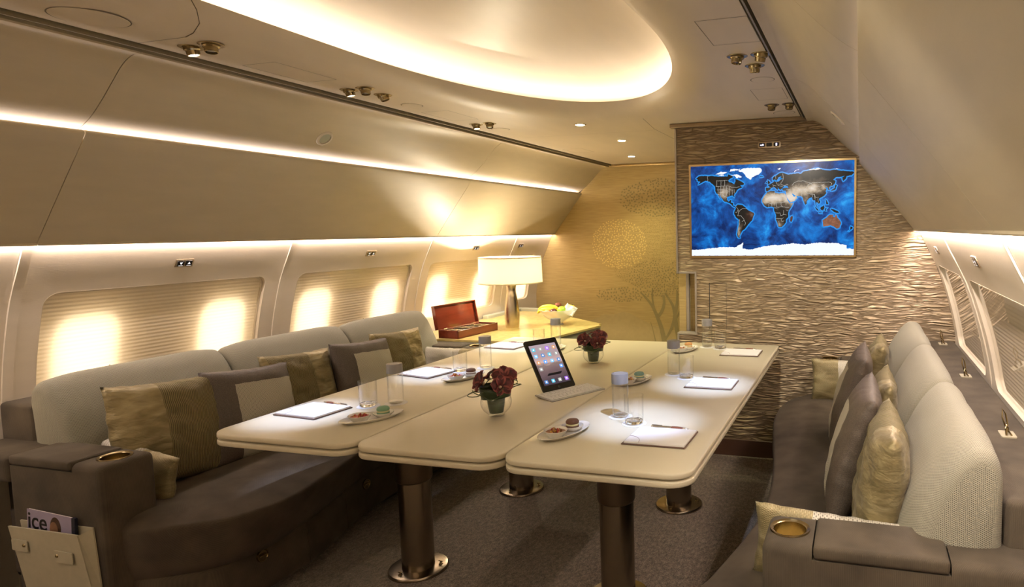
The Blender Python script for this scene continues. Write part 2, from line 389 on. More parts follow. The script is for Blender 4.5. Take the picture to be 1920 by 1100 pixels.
def tube(bm, pts, r, seg=8, closed=False, mi=0, taper=None):
    pts = [Vector(p) for p in pts]; n = len(pts); rings = []; prev = None
    for i, p in enumerate(pts):
        if closed: d = pts[(i+1) % n]-pts[i-1]
        else: d = pts[min(i+1, n-1)]-pts[max(i-1, 0)]
        d.normalize()
        a = prev - d*prev.dot(d) if prev is not None else (Vector((0, 0, 1)).cross(d) if abs(d.z) < .9 else Vector((1, 0, 0)).cross(d))
        a.normalize(); b = d.cross(a); prev = a
        rad = r*(taper[i] if taper else 1)
        rings.append([bm.verts.new(p+a*rad*cos(2*pi*k/seg)+b*rad*sin(2*pi*k/seg)) for k in range(seg)])
    m = n if closed else n-1
    for i in range(m):
        A, B = rings[i], rings[(i+1) % n]
        for k in range(seg):
            bm.faces.new((A[k], A[(k+1) % seg], B[(k+1) % seg], B[k])).material_index = mi
    if not closed:
        for R_ in (rings[0], rings[-1]): bm.faces.new(R_).material_index = mi
def spline(pts, n=8):
    P_ = [Vector(p) for p in pts]; out = []
    for i in range(len(P_)-1):
        p0 = P_[max(i-1, 0)]; p1 = P_[i]; p2 = P_[i+1]; p3 = P_[min(i+2, len(P_)-1)]
        for k in range(n):
            t_ = k/n
            out.append(.5*((2*p1)+(p2-p0)*t_+(2*p0-5*p1+4*p2-p3)*t_*t_+(3*p1-p0-3*p2+p3)*t_**3))
    out.append(P_[-1]); return out
def sheet(bm, prof, y0, y1, thick, ny=1, mi=0):
    """solid strip: profile (x,z) extruded along y and given thickness on the outer side"""
    n = len(prof); out = []
    for i in range(n):
        a = Vector(prof[max(i-1, 0)]); b = Vector(prof[min(i+1, n-1)]); d = (b-a).normalized()
        nrm = Vector((-d.y, d.x)); out.append((prof[i][0]+nrm.x*thick, prof[i][1]+nrm.y*thick))
    loop = list(prof)+out[::-1]; rings = []
    for k in range(ny+1):
        y = y0+(y1-y0)*k/ny; rings.append([bm.verts.new((p[0], y, p[1])) for p in loop])
    m = len(loop)
    for A, B in zip(rings, rings[1:]):
        for i in range(m): bm.faces.new((A[i], A[(i+1) % m], B[(i+1) % m], B[i])).material_index = mi
    for R_ in (rings[0], rings[-1]):
        for i in range(n-1): bm.faces.new((R_[i], R_[i+1], R_[m-2-i], R_[m-1-i])).material_index = mi
def poly_prism(bm, pts, axis, lo, hi, mi=0):
    """polygon in the two other axes, extruded along axis"""
    def P3(p, t_):
        return {'x': (t_, p[0], p[1]), 'y': (p[0], t_, p[1]), 'z': (p[0], p[1], t_)}[axis]
    A = [bm.verts.new(P3(p, lo)) for p in pts]; B = [bm.verts.new(P3(p, hi)) for p in pts]
    bm.faces.new(A).material_index = mi; bm.faces.new(B[::-1]).material_index = mi
    for i in range(len(pts)):
        j = (i+1) % len(pts); bm.faces.new((A[i], A[j], B[j], B[i])).material_index = mi
def rrect(x0, y0, x1, y1, r, n=6, radii=None):
    out = []
    rs = radii or (r, r, r, r)
    for (cx, cy, a0), q in zip(((x1, y1, 0), (x0, y1, 90), (x0, y0, 180), (x1, y0, 270)), rs):
        sx = -1 if cx == x1 else 1; sy = -1 if cy == y1 else 1
        for k in range(n+1):
            a = radians(a0+90*k/n); out.append((cx+sx*q+q*cos(a), cy+sy*q+q*sin(a)))
    return out
def cut(o, cutters):
    for c in cutters:
        m = o.modifiers.new('b', 'BOOLEAN'); m.object = c; m.operation = 'DIFFERENCE'; m.solver = 'EXACT'
    dg = bpy.context.evaluated_depsgraph_get(); dg.update()
    me = bpy.data.meshes.new_from_object(o.evaluated_get(dg)); o.modifiers.clear(); old = o.data; nm = old.name
    o.data = me; bpy.data.meshes.remove(old); me.name = nm
    for p in me.polygons: p.use_smooth = True
    try: me.set_sharp_from_angle(angle=radians(35))
    except Exception: pass
    for c in cutters:
        d = c.data; bpy.data.objects.remove(c); bpy.data.meshes.remove(d)
def dup(root, loc=None, rz=None, label=None, cat=None, group=None, keep=None):
    def rec(o, par):
        c = o.copy(); C.objects.link(c)
        if par: c.parent = par
        for ch in list(o.children): rec(ch, c)
        return c
    r = rec(root, None)
    if loc is not None: r.location = loc
    if rz is not None: r.rotation_euler = (0, 0, rz)
    tagit(r, label, cat, group); return r

# ------------------------------------------------------------------ cabin cross-section
WALLP = [(1.652, 1.43), (1.663, 1.399), (1.709, 1.304), (1.757, 1.21), (1.80, 1.09), (1.85, .90), (1.88, .69), (1.888, .40), (1.87, 0.0)]
def wx(z):
    for (xa, za), (xb, zb) in zip(WALLP, WALLP[1:]):
        if zb <= z <= za: return xa+(xb-xa)*(z-za)/(zb-za)
    return WALLP[0][0] if z > WALLP[0][1] else WALLP[-1][0]
# smooth the table of the wall curve
_sp = spline([(x, z, 0) for x, z in WALLP], 6)
WALLP = [(p.x, p.y) for p in _sp]

floor = BM(); box(floor, -2.1, YB, -.05, 2.1, Y2+.02, 0); tagit(mk('floor', floor, 'carpet', smooth=False), kind='structure')

def wall_panel(bm, s, ya, yb, hole, z0=0.0, z1=1.43, th=.012):
    """side wall panel between ya and yb, with a rounded opening hole=(y0,z0,y1,z1,r) or None, following the cabin curve"""
    if hole is None:
        ny = 2; zs = [z0+(z1-z0)*i/28 for i in range(29)]
        def ring(off): return [[bm.verts.new((s*(wx(z)+off), ya+(yb-ya)*k/ny, z)) for z in zs] for k in range(ny+1)]
        for off in (0, th):
            R_ = ring(off)
            for a, b in zip(R_, R_[1:]):
                for i in range(len(zs)-1): bm.faces.new((a[i], a[i+1], b[i+1], b[i]))
        return
    hy0, hz0, hy1, hz1, r = hole
    inner = []
    for (cx, cz, a0) in ((hy1, hz1, 0), (hy0, hz1, 90), (hy0, hz0, 180), (hy1, hz0, 270)):
        ox = -r if cx == hy1 else r; oz = -r if cz == hz1 else r
        for k in range(7):
            a = radians(a0+15*k); inner.append((cx+ox+r*cos(a), cz+oz+r*sin(a)))
        # straight side samples to the next corner
        nxt = {0: (hy0+r, hz1), 90: (hy0, hz0+r), 180: (hy1-r, hz0), 270: (hy1, hz1-r)}[a0]
        lx, lz = inner[-1]
        for k in range(1, 10): inner.append((lx+(nxt[0]-lx)*k/10, lz+(nxt[1]-lz)*k/10))
    # outer loop: straight projection to the panel's edges
    outer = []
    per = 16
    cor = [(yb, z1), (ya, z1), (ya, z0), (yb, z0)]
    for c in range(4):
        # corner arc's 7 points map around the corner, 9 straight samples along the side
        p = cor[c]; q = cor[(c+1) % 4]; pr_ = cor[c-1]
        for k in range(7):
            i = len(outer); iy, iz = inner[i]
            if k < 3: outer.append((p[0], iz) if c in (0, 2) else (iy, p[1]))
            elif k == 3: outer.append(p)
            else: outer.append((iy, p[1]) if c in (0, 2) else (p[0], iz))
        for k in range(9):
            i = len(outer); iy, iz = inner[i]
            outer.append((iy, p[1]) if c in (0, 2) else (p[0], iz))
    N = len(inner); nr = 8; rings = []
    for k in range(nr+1):
        t_ = (k/nr)
        rings.append([bm.verts.new((s*wx(i[1]+(o[1]-i[1])*t_), i[0]+(o[0]-i[0])*t_, i[1]+(o[1]-i[1])*t_)) for i, o in zip(inner, outer)])
    for a, b in zip(rings, rings[1:]):
        for i in range(N):
            j = (i+1) % N; bm.faces.new((a[i], a[j], b[j], b[i]))
    # outer return (panel edge thickness)
    e = [bm.verts.new((v.co.x+s*th, v.co.y, v.co.z)) for v in rings[-1]]
    for i in range(N):
        j = (i+1) % N; bm.faces.new((rings[-1][i], rings[-1][j], e[j], e[i]))

SEAM = {-1: [YB, -.70, .49, 1.683, 2.88, 4.11, 5.33, Y2], 1: [YB, -.70, .49, 1.70, 2.885, Y1]}
HOLES = {-1: {2: (.60, .77, 1.60, 1.21, .05), 3: (1.79, .77, 2.79, 1.21, .05), 4: (3.0, .77, 3.995, 1.21, .05), 5: (4.19, .775, 5.20, 1.21, .05), 6: (5.42, .775, 5.83, 1.21, .05)},
         1: {2: (.60, .77, 1.60, 1.21, .05), 3: (1.79, .77, 2.79, 1.21, .05), 4: (3.0, .77, 3.83, 1.21, .05)}}
wno = 0
WINLAB = {}
for s, side in ((-1, 'left'), (1, 'right')):
    bm = BM(); sm = SEAM[s]
    for i in range(len(sm)-1):
        wall_panel(bm, s, sm[i]+.002, sm[i+1]-.002, HOLES[s].get(i))
    wall = mk('wall_'+side, bm, 'panel_light', angle=60); tagit(wall, kind='structure')
    # outer hull behind the seams, kept pale so daylight bounces to the blinds
    bm = BM(); sheet(bm, [(s*(wx(z)+.10), z) for z in (1.5, 1.3, 1.1, .9, .6, .3, 0)], YB, Y2 if s < 0 else Y1, .01 if s < 0 else -.01)
    tagit(mk('hull_backing', bm, 'panel_light', wall), kind='structure')
    # raised joint strips between panels
    for y in sm[1:-1]:
        bm = BM(); zs = [1.425-1.425*i/24 for i in range(25)]; wdt = .011
        prof = [(-wdt, .0), (-wdt*.8, .005), (wdt*.8, .005), (wdt, 0)]
        if abs(y-1.683) < .01 or y == 2.88: prof = [(-.004, 0), (-.003, .006), (.030, .006), (.033, 0)]
        R_ = [[bm.verts.new((s*(wx(z)-px_[1]), y+px_[0], z)) for px_ in prof] for z in zs]
        for a, b in zip(R_, R_[1:]):
            for k in range(3): bm.faces.new((a[k], a[k+1], b[k+1], b[k]))
        tagit(mk('joint_strip', bm, 'panel_light', wall), kind='structure')
    for i, (hy0, hz0, hy1, hz1, r) in HOLES[s].items():
        wno += 1
        loop = rrect(hy0, hz0, hy1, hz1, r, 6)
        # densify verticals so the frame follows the curve
        dens = []
        for a, b in zip(loop, loop[1:]+loop[:1]):
            L_ = sqrt((a[0]-b[0])**2+(a[1]-b[1])**2); n_ = max(1, int(L_/.04))
            for k in range(n_): dens.append((a[0]+(b[0]-a[0])*k/n_, a[1]+(b[1]-a[1])*k/n_))
        bm = BM(); cy = (hy0+hy1)/2; cz = (hz0+hz1)/2
        def ofs(p, d):     # grow loop by d
            return (p[0]+d*(1 if p[0] > cy else -1)*(1 if abs(p[0]-cy) > (hy1-hy0)/2-r else 0), p[1]+d*(1 if p[1] > cz else -1)*(1 if abs(p[1]-cz) > (hz1-hz0)/2-r else 0))
        rings = []
        for dd, dep in ((.0, -.001), (.0, .018), (-.006, .020), (-.006, .034), (.0, .036)):
            rings.append([bm.verts.new((s*(wx(p[1])+dep), *ofs(p, dd))) for p in dens])
        for a, b in zip(rings, rings[1:]):
            for k in range(len(dens)):
                j = (k+1) % len(dens); bm.faces.new((a[k], a[j], b[j], b[k]))
        win = mk('window_%d' % wno, bm, 'panel_light', angle=50); tagit(win, kind='structure')
        # pleated blind
        bm = BM(); n_ = 27; rows = []
        for k in range(2*n_+1):
            z = hz0-.01+(hz1-hz0+.02)*k/(2*n_); dp = .028+(.0016 if k % 2 else 0)
            rows.append([bm.verts.new((s*(wx(z)+dp), y, z)) for y in (hy0-.008, hy1+.008)])
        for a, b in zip(rows, rows[1:]): bm.faces.new((a[0], a[1], b[1], b[0]))
        bl = mk('pleated_blind', bm, 'blind_paper', win, smooth=False); tagit(bl, kind='structure')
        # inner clear pane in front of the blind
        bm = BM(); rows = []
        for k in range(13):
            z = hz0-.003+(hz1-hz0+.006)*k/12
            rows.append([bm.verts.new((s*(wx(z)+.014), y, z)) for y in (hy0-.003, hy1+.003)])
        for a, b in zip(rows, rows[1:]): bm.faces.new((a[0], a[1], b[1], b[0]))
        tagit(mk('clear_pane', bm, 'window_glass', win), kind='structure')
        # the outer cabin windows shining through the blind (left side is the sunny one)
        if s < 0:
            for oy in ([.19, .81] if hy1-hy0 > .6 else [.2]):
                yy = hy0+oy*(hy1-hy0) if hy1-hy0 > .6 else hy0+.30
                bm = BM(); R0 = []
                for k in range(36):
                    a = 2*pi*k/36; ca, sa = cos(a), sin(a)
                    ey = .128*abs(ca)**.5*(1 if ca > 0 else -1); ez = .19*abs(sa)**.5*(1 if sa > 0 else -1)
                    z = .922+ez; R0.append(bm.verts.new((s*(wx(z)+.052), yy+ey, z)))
                bm.faces.new(R0)
                tagit(mk('outer_window', bm, 'daylight', win, smooth=False), kind='structure')
        # blind switch
        ys = (hy0+hy1)/2+.02 if hy1-hy0 > .6 else hy0+.03; zc = 1.305
        d = Vector((wx(1.33)-wx(1.28), 0, .05)).normalized(); R3 = Matrix.Rotation(s*-atan2(d.x, d.z)*-1, 4, 'Y')
        Mx = Matrix.Translation((s*(wx(zc)-.001), ys, zc)) @ R3
        bm = BM(); box(bm, -.004, -.042, -.020, .003, .042, .020, .0015, 2, rot=Mx)
        sw = mk('blind_switch', bm, 'bronze_trim', win)
        for q in (-1, 1):
            bm = BM(); box(bm, -.0055, -.034 if q < 0 else .003, -.013, .0055, -.003 if q < 0 else .034, .013, .001, 1, rot=Mx)
            bt = mk('button', bm, 'black_gloss', sw)
            bm = BM(); e = -s*.0062
            tri = [(-.006, .005*q+0), (.006, .005*q+0), (0, -.006*q)]
            vs = [bm.verts.new(Mx @ Vector((e, q*.0185+a, b+.001))) for a, b in ((-.007, .005*-q), (.007, .005*-q), (0, .007*q))]; bm.faces.new(vs)
            vs = [bm.verts.new(Mx @ Vector((e, q*.0185+a, b))) for a, b in ((-.010, -.010), (.010, -.010), (.010, -.012), (-.010, -.012))]; bm.faces.new(vs)
            mk('arrow', bm, 'icon_white', bt, smooth=False)
    # overhead panel (above the cove), in three lengths with fine joints
    ye = Y2 if s < 0 else Y1
    up_prof = [(p.x*s, p.y) for p in spline([(1.035, 2.050, 0), (1.075, 2.050, 0), (1.125, 2.022, 0), (1.18, 1.968, 0), (1.24, 1.907, 0), (1.295, 1.858, 0), (1.345, 1.826, 0), (1.39, 1.806, 0), (1.42, 1.785, 0)], 5)]
    bin_prof = [(p.x*s, p.y) for p in spline([(1.343, 1.812, 0), (1.333, 1.803, 0), (1.345, 1.780, 0), (1.43, 1.672, 0), (1.53, 1.545, 0), (1.628, 1.418, 0), (1.6375, 1.406, 0), (1.645, 1.4075, 0)], 5)]
    segs = [YB, 1.71, 4.11, Y2] if s < 0 else [YB, 1.62, 2.85, Y1]
    over = BM(); binf = BM()
    for a, b in zip(segs, segs[1:]):
        sheet(over, up_prof, a+.0015, b-.0015, -.006*-s, 1)
        sheet(binf, bin_prof, a+.0015, b-.0015, -.008*-s, 1)
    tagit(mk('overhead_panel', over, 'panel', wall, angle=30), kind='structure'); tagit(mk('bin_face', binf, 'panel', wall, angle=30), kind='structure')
    bm = BM(); sheet(bm, [(s*1.05, 2.075), (s*1.42, 1.83), (s*1.70, 1.47)], YB, ye, s*.01)
    tagit(mk('bin_backing', bm, 'groove', wall), kind='structure')
    # metal slot between ceiling and overhead panel
    bm = BM(); sheet(bm, [(s*.998, 2.079), (s*1.004, 2.094), (s*1.03, 2.094), (s*1.037, 2.052)], YB, ye, s*.003)
    box(bm, s*1.012, YB, 2.062, s*1.018, ye, 2.09)
    tagit(mk('air_slot', bm, 'slot_metal', wall), kind='structure')

# ceiling with the long oval opening -------------------------------------------------
ZC = 2.075
def oval(k_w, k_end, n=96):
    """stadium with elliptical ends: half-width k_w, end length k_end; returns (x,y)"""
    pts = []
    for i in range(n):
        a = 2*pi*i/n; ca, sa = cos(a), sin(a)
        y = (2.2+k_end*sa) if sa >= 0 else (.4+k_end*sa)
        pts.append((k_w*ca, y))
    return pts
A0 = oval(.80, 1.45); A1 = oval(.74, 1.39); A2 = oval(.68, 1.335); A3 = oval(.638, 1.295); A4 = oval(.614, 1.27)
# flat ceiling around A0
bm = BM(); N = len(A0)
XL, XR, ya, yb = -1.0, 1.0, YB, Y2
outer = []
for x, y in A0:
    d = Vector((x, y-1.3)); t_ = min((XR/abs(d.x)) if abs(d.x) > 1e-6 else 1e9, ((yb-1.3) if d.y > 0 else (1.3-ya))/abs(d.y) if abs(d.y) > 1e-6 else 1e9)
    outer.append((d.x*t_, 1.3+d.y*t_))
# snap nearest to corners
for c in ((XL, ya), (XL, yb), (XR, ya), (XR, yb)):
    i = min(range(N), key=lambda k: (outer[k][0]-c[0])**2+(outer[k][1]-c[1])**2); outer[i] = c
rings = [[bm.verts.new((x, y, ZC)) for x, y in outer], [bm.verts.new((x, y, ZC)) for x, y in A0]]
for A, z in ((A1, 2.080), (A2, 2.097), (A3, 2.122), (A4, 2.146)): rings.append([bm.verts.new((x, y, z)) for x, y in A])
A5 = oval(.630, 1.286); rings.append([bm.verts.new((x, y, 2.150)) for x, y in A5]); rings.append([bm.verts.new((x, y, 2.138)) for x, y in oval(.655, 1.31)])
for a, b in zip(rings, rings[1:]):
    for i in range(N):
        j = (i+1) % N; bm.faces.new((a[i], a[j], b[j], b[i]))
ceil = mk('ceiling', bm, 'ceiling_paint', angle=50); tagit(ceil, kind='structure')
# dome above the opening
bm = BM(); rings = []
for kw, ke, z in ((.655, 1.31, 2.138), (.73, 1.38, 2.15), (.745, 1.40, 2.175), (.73, 1.385, 2.205), (.68, 1.34, 2.235), (.60, 1.26, 2.258), (.50, 1.15, 2.275), (.38, 1.0, 2.288), (.22, .75, 2.296), (.08, .4, 2.30)):
    rings.append([bm.verts.new((x, y, z)) for x, y in oval(kw, ke)])
for a, b in zip(rings, rings[1:]):
    for i in range(N):
        j = (i+1) % N; bm.faces.new((a[i], a[j], b[j], b[i]))
bm.faces.new(rings[-1])
tagit(mk('ceiling_dome', bm, 'dome_paint', ceil, angle=70), kind='structure')
# led ring lying in the trough behind the lip
bm = BM(); a = [bm.verts.new((x, y, 2.158)) for x, y in oval(.675, 1.33)]; b = [bm.verts.new((x, y, 2.158)) for x, y in oval(.695, 1.35)]
for i in range(N):
    j = (i+1) % N; bm.faces.new((a[i], a[j], b[j], b[i]))
tagit(mk('led_ring', bm, 'led_strip_dome', ceil, smooth=False), kind='structure')
# ceiling joints: thin dark inlays
bm = BM()
def inlay(bm, pts, w_=.003, z=ZC):
    pts = [Vector((p[0], p[1], z-.0006)) for p in pts]
    for a, b in zip(pts, pts[1:]):
        d = (b-a).normalized(); n_ = Vector((-d.y, d.x, 0))*w_/2
        bm.faces.new([bm.verts.new(v_) for v_ in (a-n_, b-n_, b+n_, a+n_)])
inlay(bm, [(-1.0, 1.678), (-.79, 1.678)]); inlay(bm, [(1.0, 1.678), (.79, 1.678)])
inlay(bm, [(.115, 3.66), (.06, 4.05), (.05, 4.75), (.05, Y2)]); inlay(bm, [(-.9, 4.1), (.05, 4.1)], .0015)
for x0, y0, x1, y1 in ((.833, 2.045, 1.0, 2.325), (-.94, 2.01, -.785, 2.31), (.837, 3.10, .985, 3.36), (-.94, 3.06, -.775, 3.35), (-.93, 4.77, -.768, 5.03)):
    inlay(bm, [(x0, y0), (x1, y0), (x1, y1), (x0, y1), (x0, y0)], .0025)
tagit(mk('ceiling_joint', bm, 'groove', ceil, smooth=False), kind='structure')
bm = BM()
for sgn in (-1, 1):   # the joint running up the flare
    P_ = [(sgn*.79, 1.678, ZC-.0006), (sgn*.74, 1.665, 2.079), (sgn*.68, 1.64, 2.096), (sgn*.638, 1.60, 2.121), (sgn*.6135, 1.56, 2.145)]
    tube(bm, P_, .0012, 5)
tagit(mk('ceiling_joint', bm, 'groove', ceil, smooth=False), kind='structure')

# unseen end wall added for bounce light; the real cabin continues aft
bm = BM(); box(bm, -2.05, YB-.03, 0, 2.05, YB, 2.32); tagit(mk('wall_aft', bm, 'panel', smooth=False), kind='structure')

# ------------------------------------------------------------------ forward wall with the tree mural
def section_poly(x_left, x_right, top):
    """cabin outline polygon between x_left and x_right (x,z), x_left<0 uses the full hull"""
    pts = []
    return pts
bm = BM()
hull = [(-wx(z)-.02, z) for z in (0, .2, .4, .6, .69, .8, .9, 1.0, 1.09, 1.21, 1.3, 1.40)] + [(-1.66, 1.43), (-1.345, 1.815), (-1.13, 2.03), (-1.0, 2.10)]
poly_prism(bm, hull+[(.5, 2.10), (.5, 0)], 'y', Y2, Y2+.03)
for f in bm.faces: f.material_index = 0
yy = Y2-.0015
LAY = [0]
def flat(pts, mi, dy=0):
    LAY[0] += 1; dy += LAY[0]*2e-6
    vs = [bm.verts.new((x, yy-dy, z)) for x, z in pts]; f = bm.faces.new(vs); f.material_index = mi
# hills
flat([(-1.30, .52), (-1.12, .60), (-1.02, .60), (-.92, .63), (-.84, .61), (-.62, .50), (-.36, .44), (.4, .40), (.4, .05), (-1.55, .05), (-1.55, .45)], 3)
# trunks: tapered ribbons
def ribbon(pts, w0, w1, mi=1):
    P_ = spline([(x, z, 0) for x, z in pts], 6); n = len(P_)
    L_ = []; R_ = []
    for i, p in enumerate(P_):
        d = (P_[min(i+1, n-1)]-P_[max(i-1, 0)]).normalized(); nn = Vector((-d.y, d.x, 0)); wd = (w0+(w1-w0)*i/(n-1))/2
        L_.append(p+nn*wd); R_.append(p-nn*wd)
    for i in range(n-1): flat([(q.x, q.y) for q in (L_[i], L_[i+1], R_[i+1], R_[i])], mi, .001)
ribbon([(-.485, .02), (-.495, .30), (-.52, .45), (-.56, .57), (-.61, .68), (-.67, .76), (-.73, .82)], .060, .014)
ribbon([(-.565, .58), (-.52, .64), (-.495, .72), (-.50, .80)], .035, .022)
ribbon([(-.60, .68), (-.615, .78), (-.61, .86)], .022, .012)
ribbon([(-.485, .37), (-.44, .44), (-.405, .53), (-.385, .62)], .022, .032)
ribbon([(-.33, .02), (-.345, .30), (-.375, .50), (-.395, .66), (-.43, .74), (-.485, .82)], .055, .016)
ribbon([(-.385, .62), (-.365, .72), (-.36, .84)], .036, .018)
ribbon([(-.37, .58), (-.33, .66), (-.305, .78), (-.30, .86)], .020, .010)
ribbon([(-.58, .08), (-.585, .30), (-.605, .42), (-.635, .53)], .018, .005)
rnd = random.Random(3)
def leaf(x, z, sz, a, mi):
    c_, s_ = cos(a), sin(a); P_ = [(0, -.60), (.32, .1), (.14, .5), (-.22, .45), (-.30, .0)]
    flat([(x+sz*(p*c_-q*s_), z+sz*(p*s_+q*c_)) for p, q in P_], mi, .001)
DONE = []
def leaves(n, cx, cz, rx, rz, mi, s0, s1, gap=1.0):
    for _ in range(n):
        a = rnd.random()*2*pi; r = sqrt(rnd.random())
        x = cx+rx*r*cos(a); z = cz+rz*r*sin(a)
        if x > .25: continue
        sz = s0+(s1-s0)*rnd.random()*(1-.5*r)
        if any((x-q[0])**2+(z-q[1])**2 < (gap*.5*(sz+q[2]))**2 for q in DONE): continue
        DONE.append((x, z, sz)); leaf(x, z, sz, rnd.random()*6.28, mi)
leaves(1500, -.55, 1.74, .38, .18, 1, .020, .028)
leaves(1700, -.95, 1.30, .29, .24, 2, .016, .028)
leaves(1600, -.40, 1.40, .32, .32, 1, .008, .013, 1.2)
leaves(1100, -.92, .80, .28, .07, 1, .020, .030)
leaves(2000, -.50, .97, .36, .18, 1, .017, .026)
leaves(900, -.74, 1.04, .26, .14, 1, .009, .014, 1.2)
fw_wall = mk('wall_front', bm, None, smooth=False, mats=['silk_wall', 'mural_olive', 'mural_gold', 'mural_hill']); tagit(fw_wall, kind='structure')
bm = BM(); box(bm, -1.0, Y2-.018, 2.052, .5, Y2-.001, 2.072, .003); tagit(mk('trim_1', bm, 'gold_trim'), kind='structure')

# ------------------------------------------------------------------ partition with ripple covering
hullR = [(wx(z), z) for z in (.0, .2, .4, .6, .69, .8, .9, 1.0, 1.09, 1.21, 1.3, 1.40)] + [(1.665, 1.43), (1.36, 1.815), (1.13, 2.03), (1.0, 2.08)]
poly = [(.232, 0), ] + hullR + [(.232, 2.08), (.232, 1.160), (.340, 1.160), (.340, .770), (.232, .770)]
bm = BM(); poly_prism(bm, poly, 'y', Y1, Y1+.06)
part = mk('wall_forward_right', bm, 'ripple', smooth=False); tagit(part, kind='structure')
def bars(name, mat, parent, segs, y0, y1, kind='structure'):
    bm = BM()
    for x0, z0, x1, z1 in segs: box(bm, x0, y0, z0, x1, y1, z1, .0015, 1)
    return tagit(mk(name, bm, mat, parent), kind=kind)
bars('edge_trim', 'grey_trim', part, [(.222, 1.150, .234, 2.065), (.2341, 1.150, .352, 1.163), (.340, .7751, .352, 1.1499), (.222, .762, .352, .775), (.222, 0, .234, .7619)], Y1-.006, Y1+.066)
bars('trim_2', 'bronze_trim', None, [(.205, 2.050, 1.035, 2.073)], Y1-.05, Y1-.004)
# joint lines of the little hatch
bm = BM()
for x0, z0, x1, z1 in ((.432, .80, .436, 1.093), (.541, .80, .5425, 1.093), (.432, 1.091, .543, 1.093)): box(bm, x0, Y1-.0012, z0, x1, Y1+.002, z1)
tagit(mk('hatch_joint', bm, 'black_soft', part, smooth=False), kind='structure')
bm = BM(); box(bm, .235, Y1-.012, 0, 1.87, Y1, .105, .002, 1); tagit(mk('baseboard_front', bm, 'leather_brown'), kind='structure')
# sliding door parked behind the partition, seen in the notch
dr = BM(); box(dr, .20, Y1+.13, .02, 1.2, Y1+.165, 2.07, .002, 1); door = mk('door_1', dr, 'silk_wall'); tagit(door, kind='structure')
bm = BM(); box(bm, .252, Y1+.11, .02, .275, Y1+.172, 2.07, .003, 1); tagit(mk('door_edge', bm, 'grey_trim', door), kind='structure')
# light and call buttons above the screen
cp = empty('switch_panel', (.812, Y1, 1.925), 'small three button switch plate on the rippled wall above the screen', 'switch')
bm = BM(); poly_prism(bm, rrect(-.068, -.018, .068, .018, .008, 4), 'y', -.006, 0); mk('plate', bm, 'bronze_trim', cp)
for i, x in enumerate((-.043, 0, .043)):
    bm = BM(); poly_prism(bm, rrect(x-.017, -.011, x+.017, .011, .005, 4), 'y', -.010, -.005); b_ = mk('button', bm, 'black_gloss', cp)
    if i != 1:
        bm = BM()
        if i == 0: box(bm, x-.010, -.0108, -.004, x+.010, -.0100, .001); box(bm, x+.002, -.0108, .001, x+.009, -.0100, .005)
        else: box(bm, x-.004, -.0108, -.007, x+.004, -.0100, .007)
        mk('symbol', bm, 'button_lit', b_, smooth=False)

# ------------------------------------------------------------------ wall screen with a world map
tv = empty('wall_screen', (.816, Y1, 1.538), 'large wall screen showing a blue satellite world map on the rippled partition', 'screen')
TW, TH = .979, .551
bm = BM()
o_ = rrect(-TW/2-.012, -TH/2-.012, TW/2+.012, TH/2+.012, .004, 2); i_ = rrect(-TW/2, -TH/2, TW/2, TH/2, .001, 2)
lo = [[bm.verts.new((x, y, z)) for x, z in P_] for P_, y in ((o_, 0), (o_, -.014), (i_, -.014), (i_, -.006))]
for a, b in zip(lo, lo[1:]):
    for k in range(len(a)):
        j = (k+1) % len(a); bm.faces.new((a[k], a[j], b[j], b[k]))
mk('screen_frame', bm, 'gold_trim', tv, smooth=False)
bm = BM(); box(bm, -TW/2, -.008, -TH/2, TW/2, -.002, TH/2); scr = mk('display', bm, 'map_sea', tv, smooth=False)
def LL(lon, lat): return ((lon+0)/360*TW, lat/180*TH)
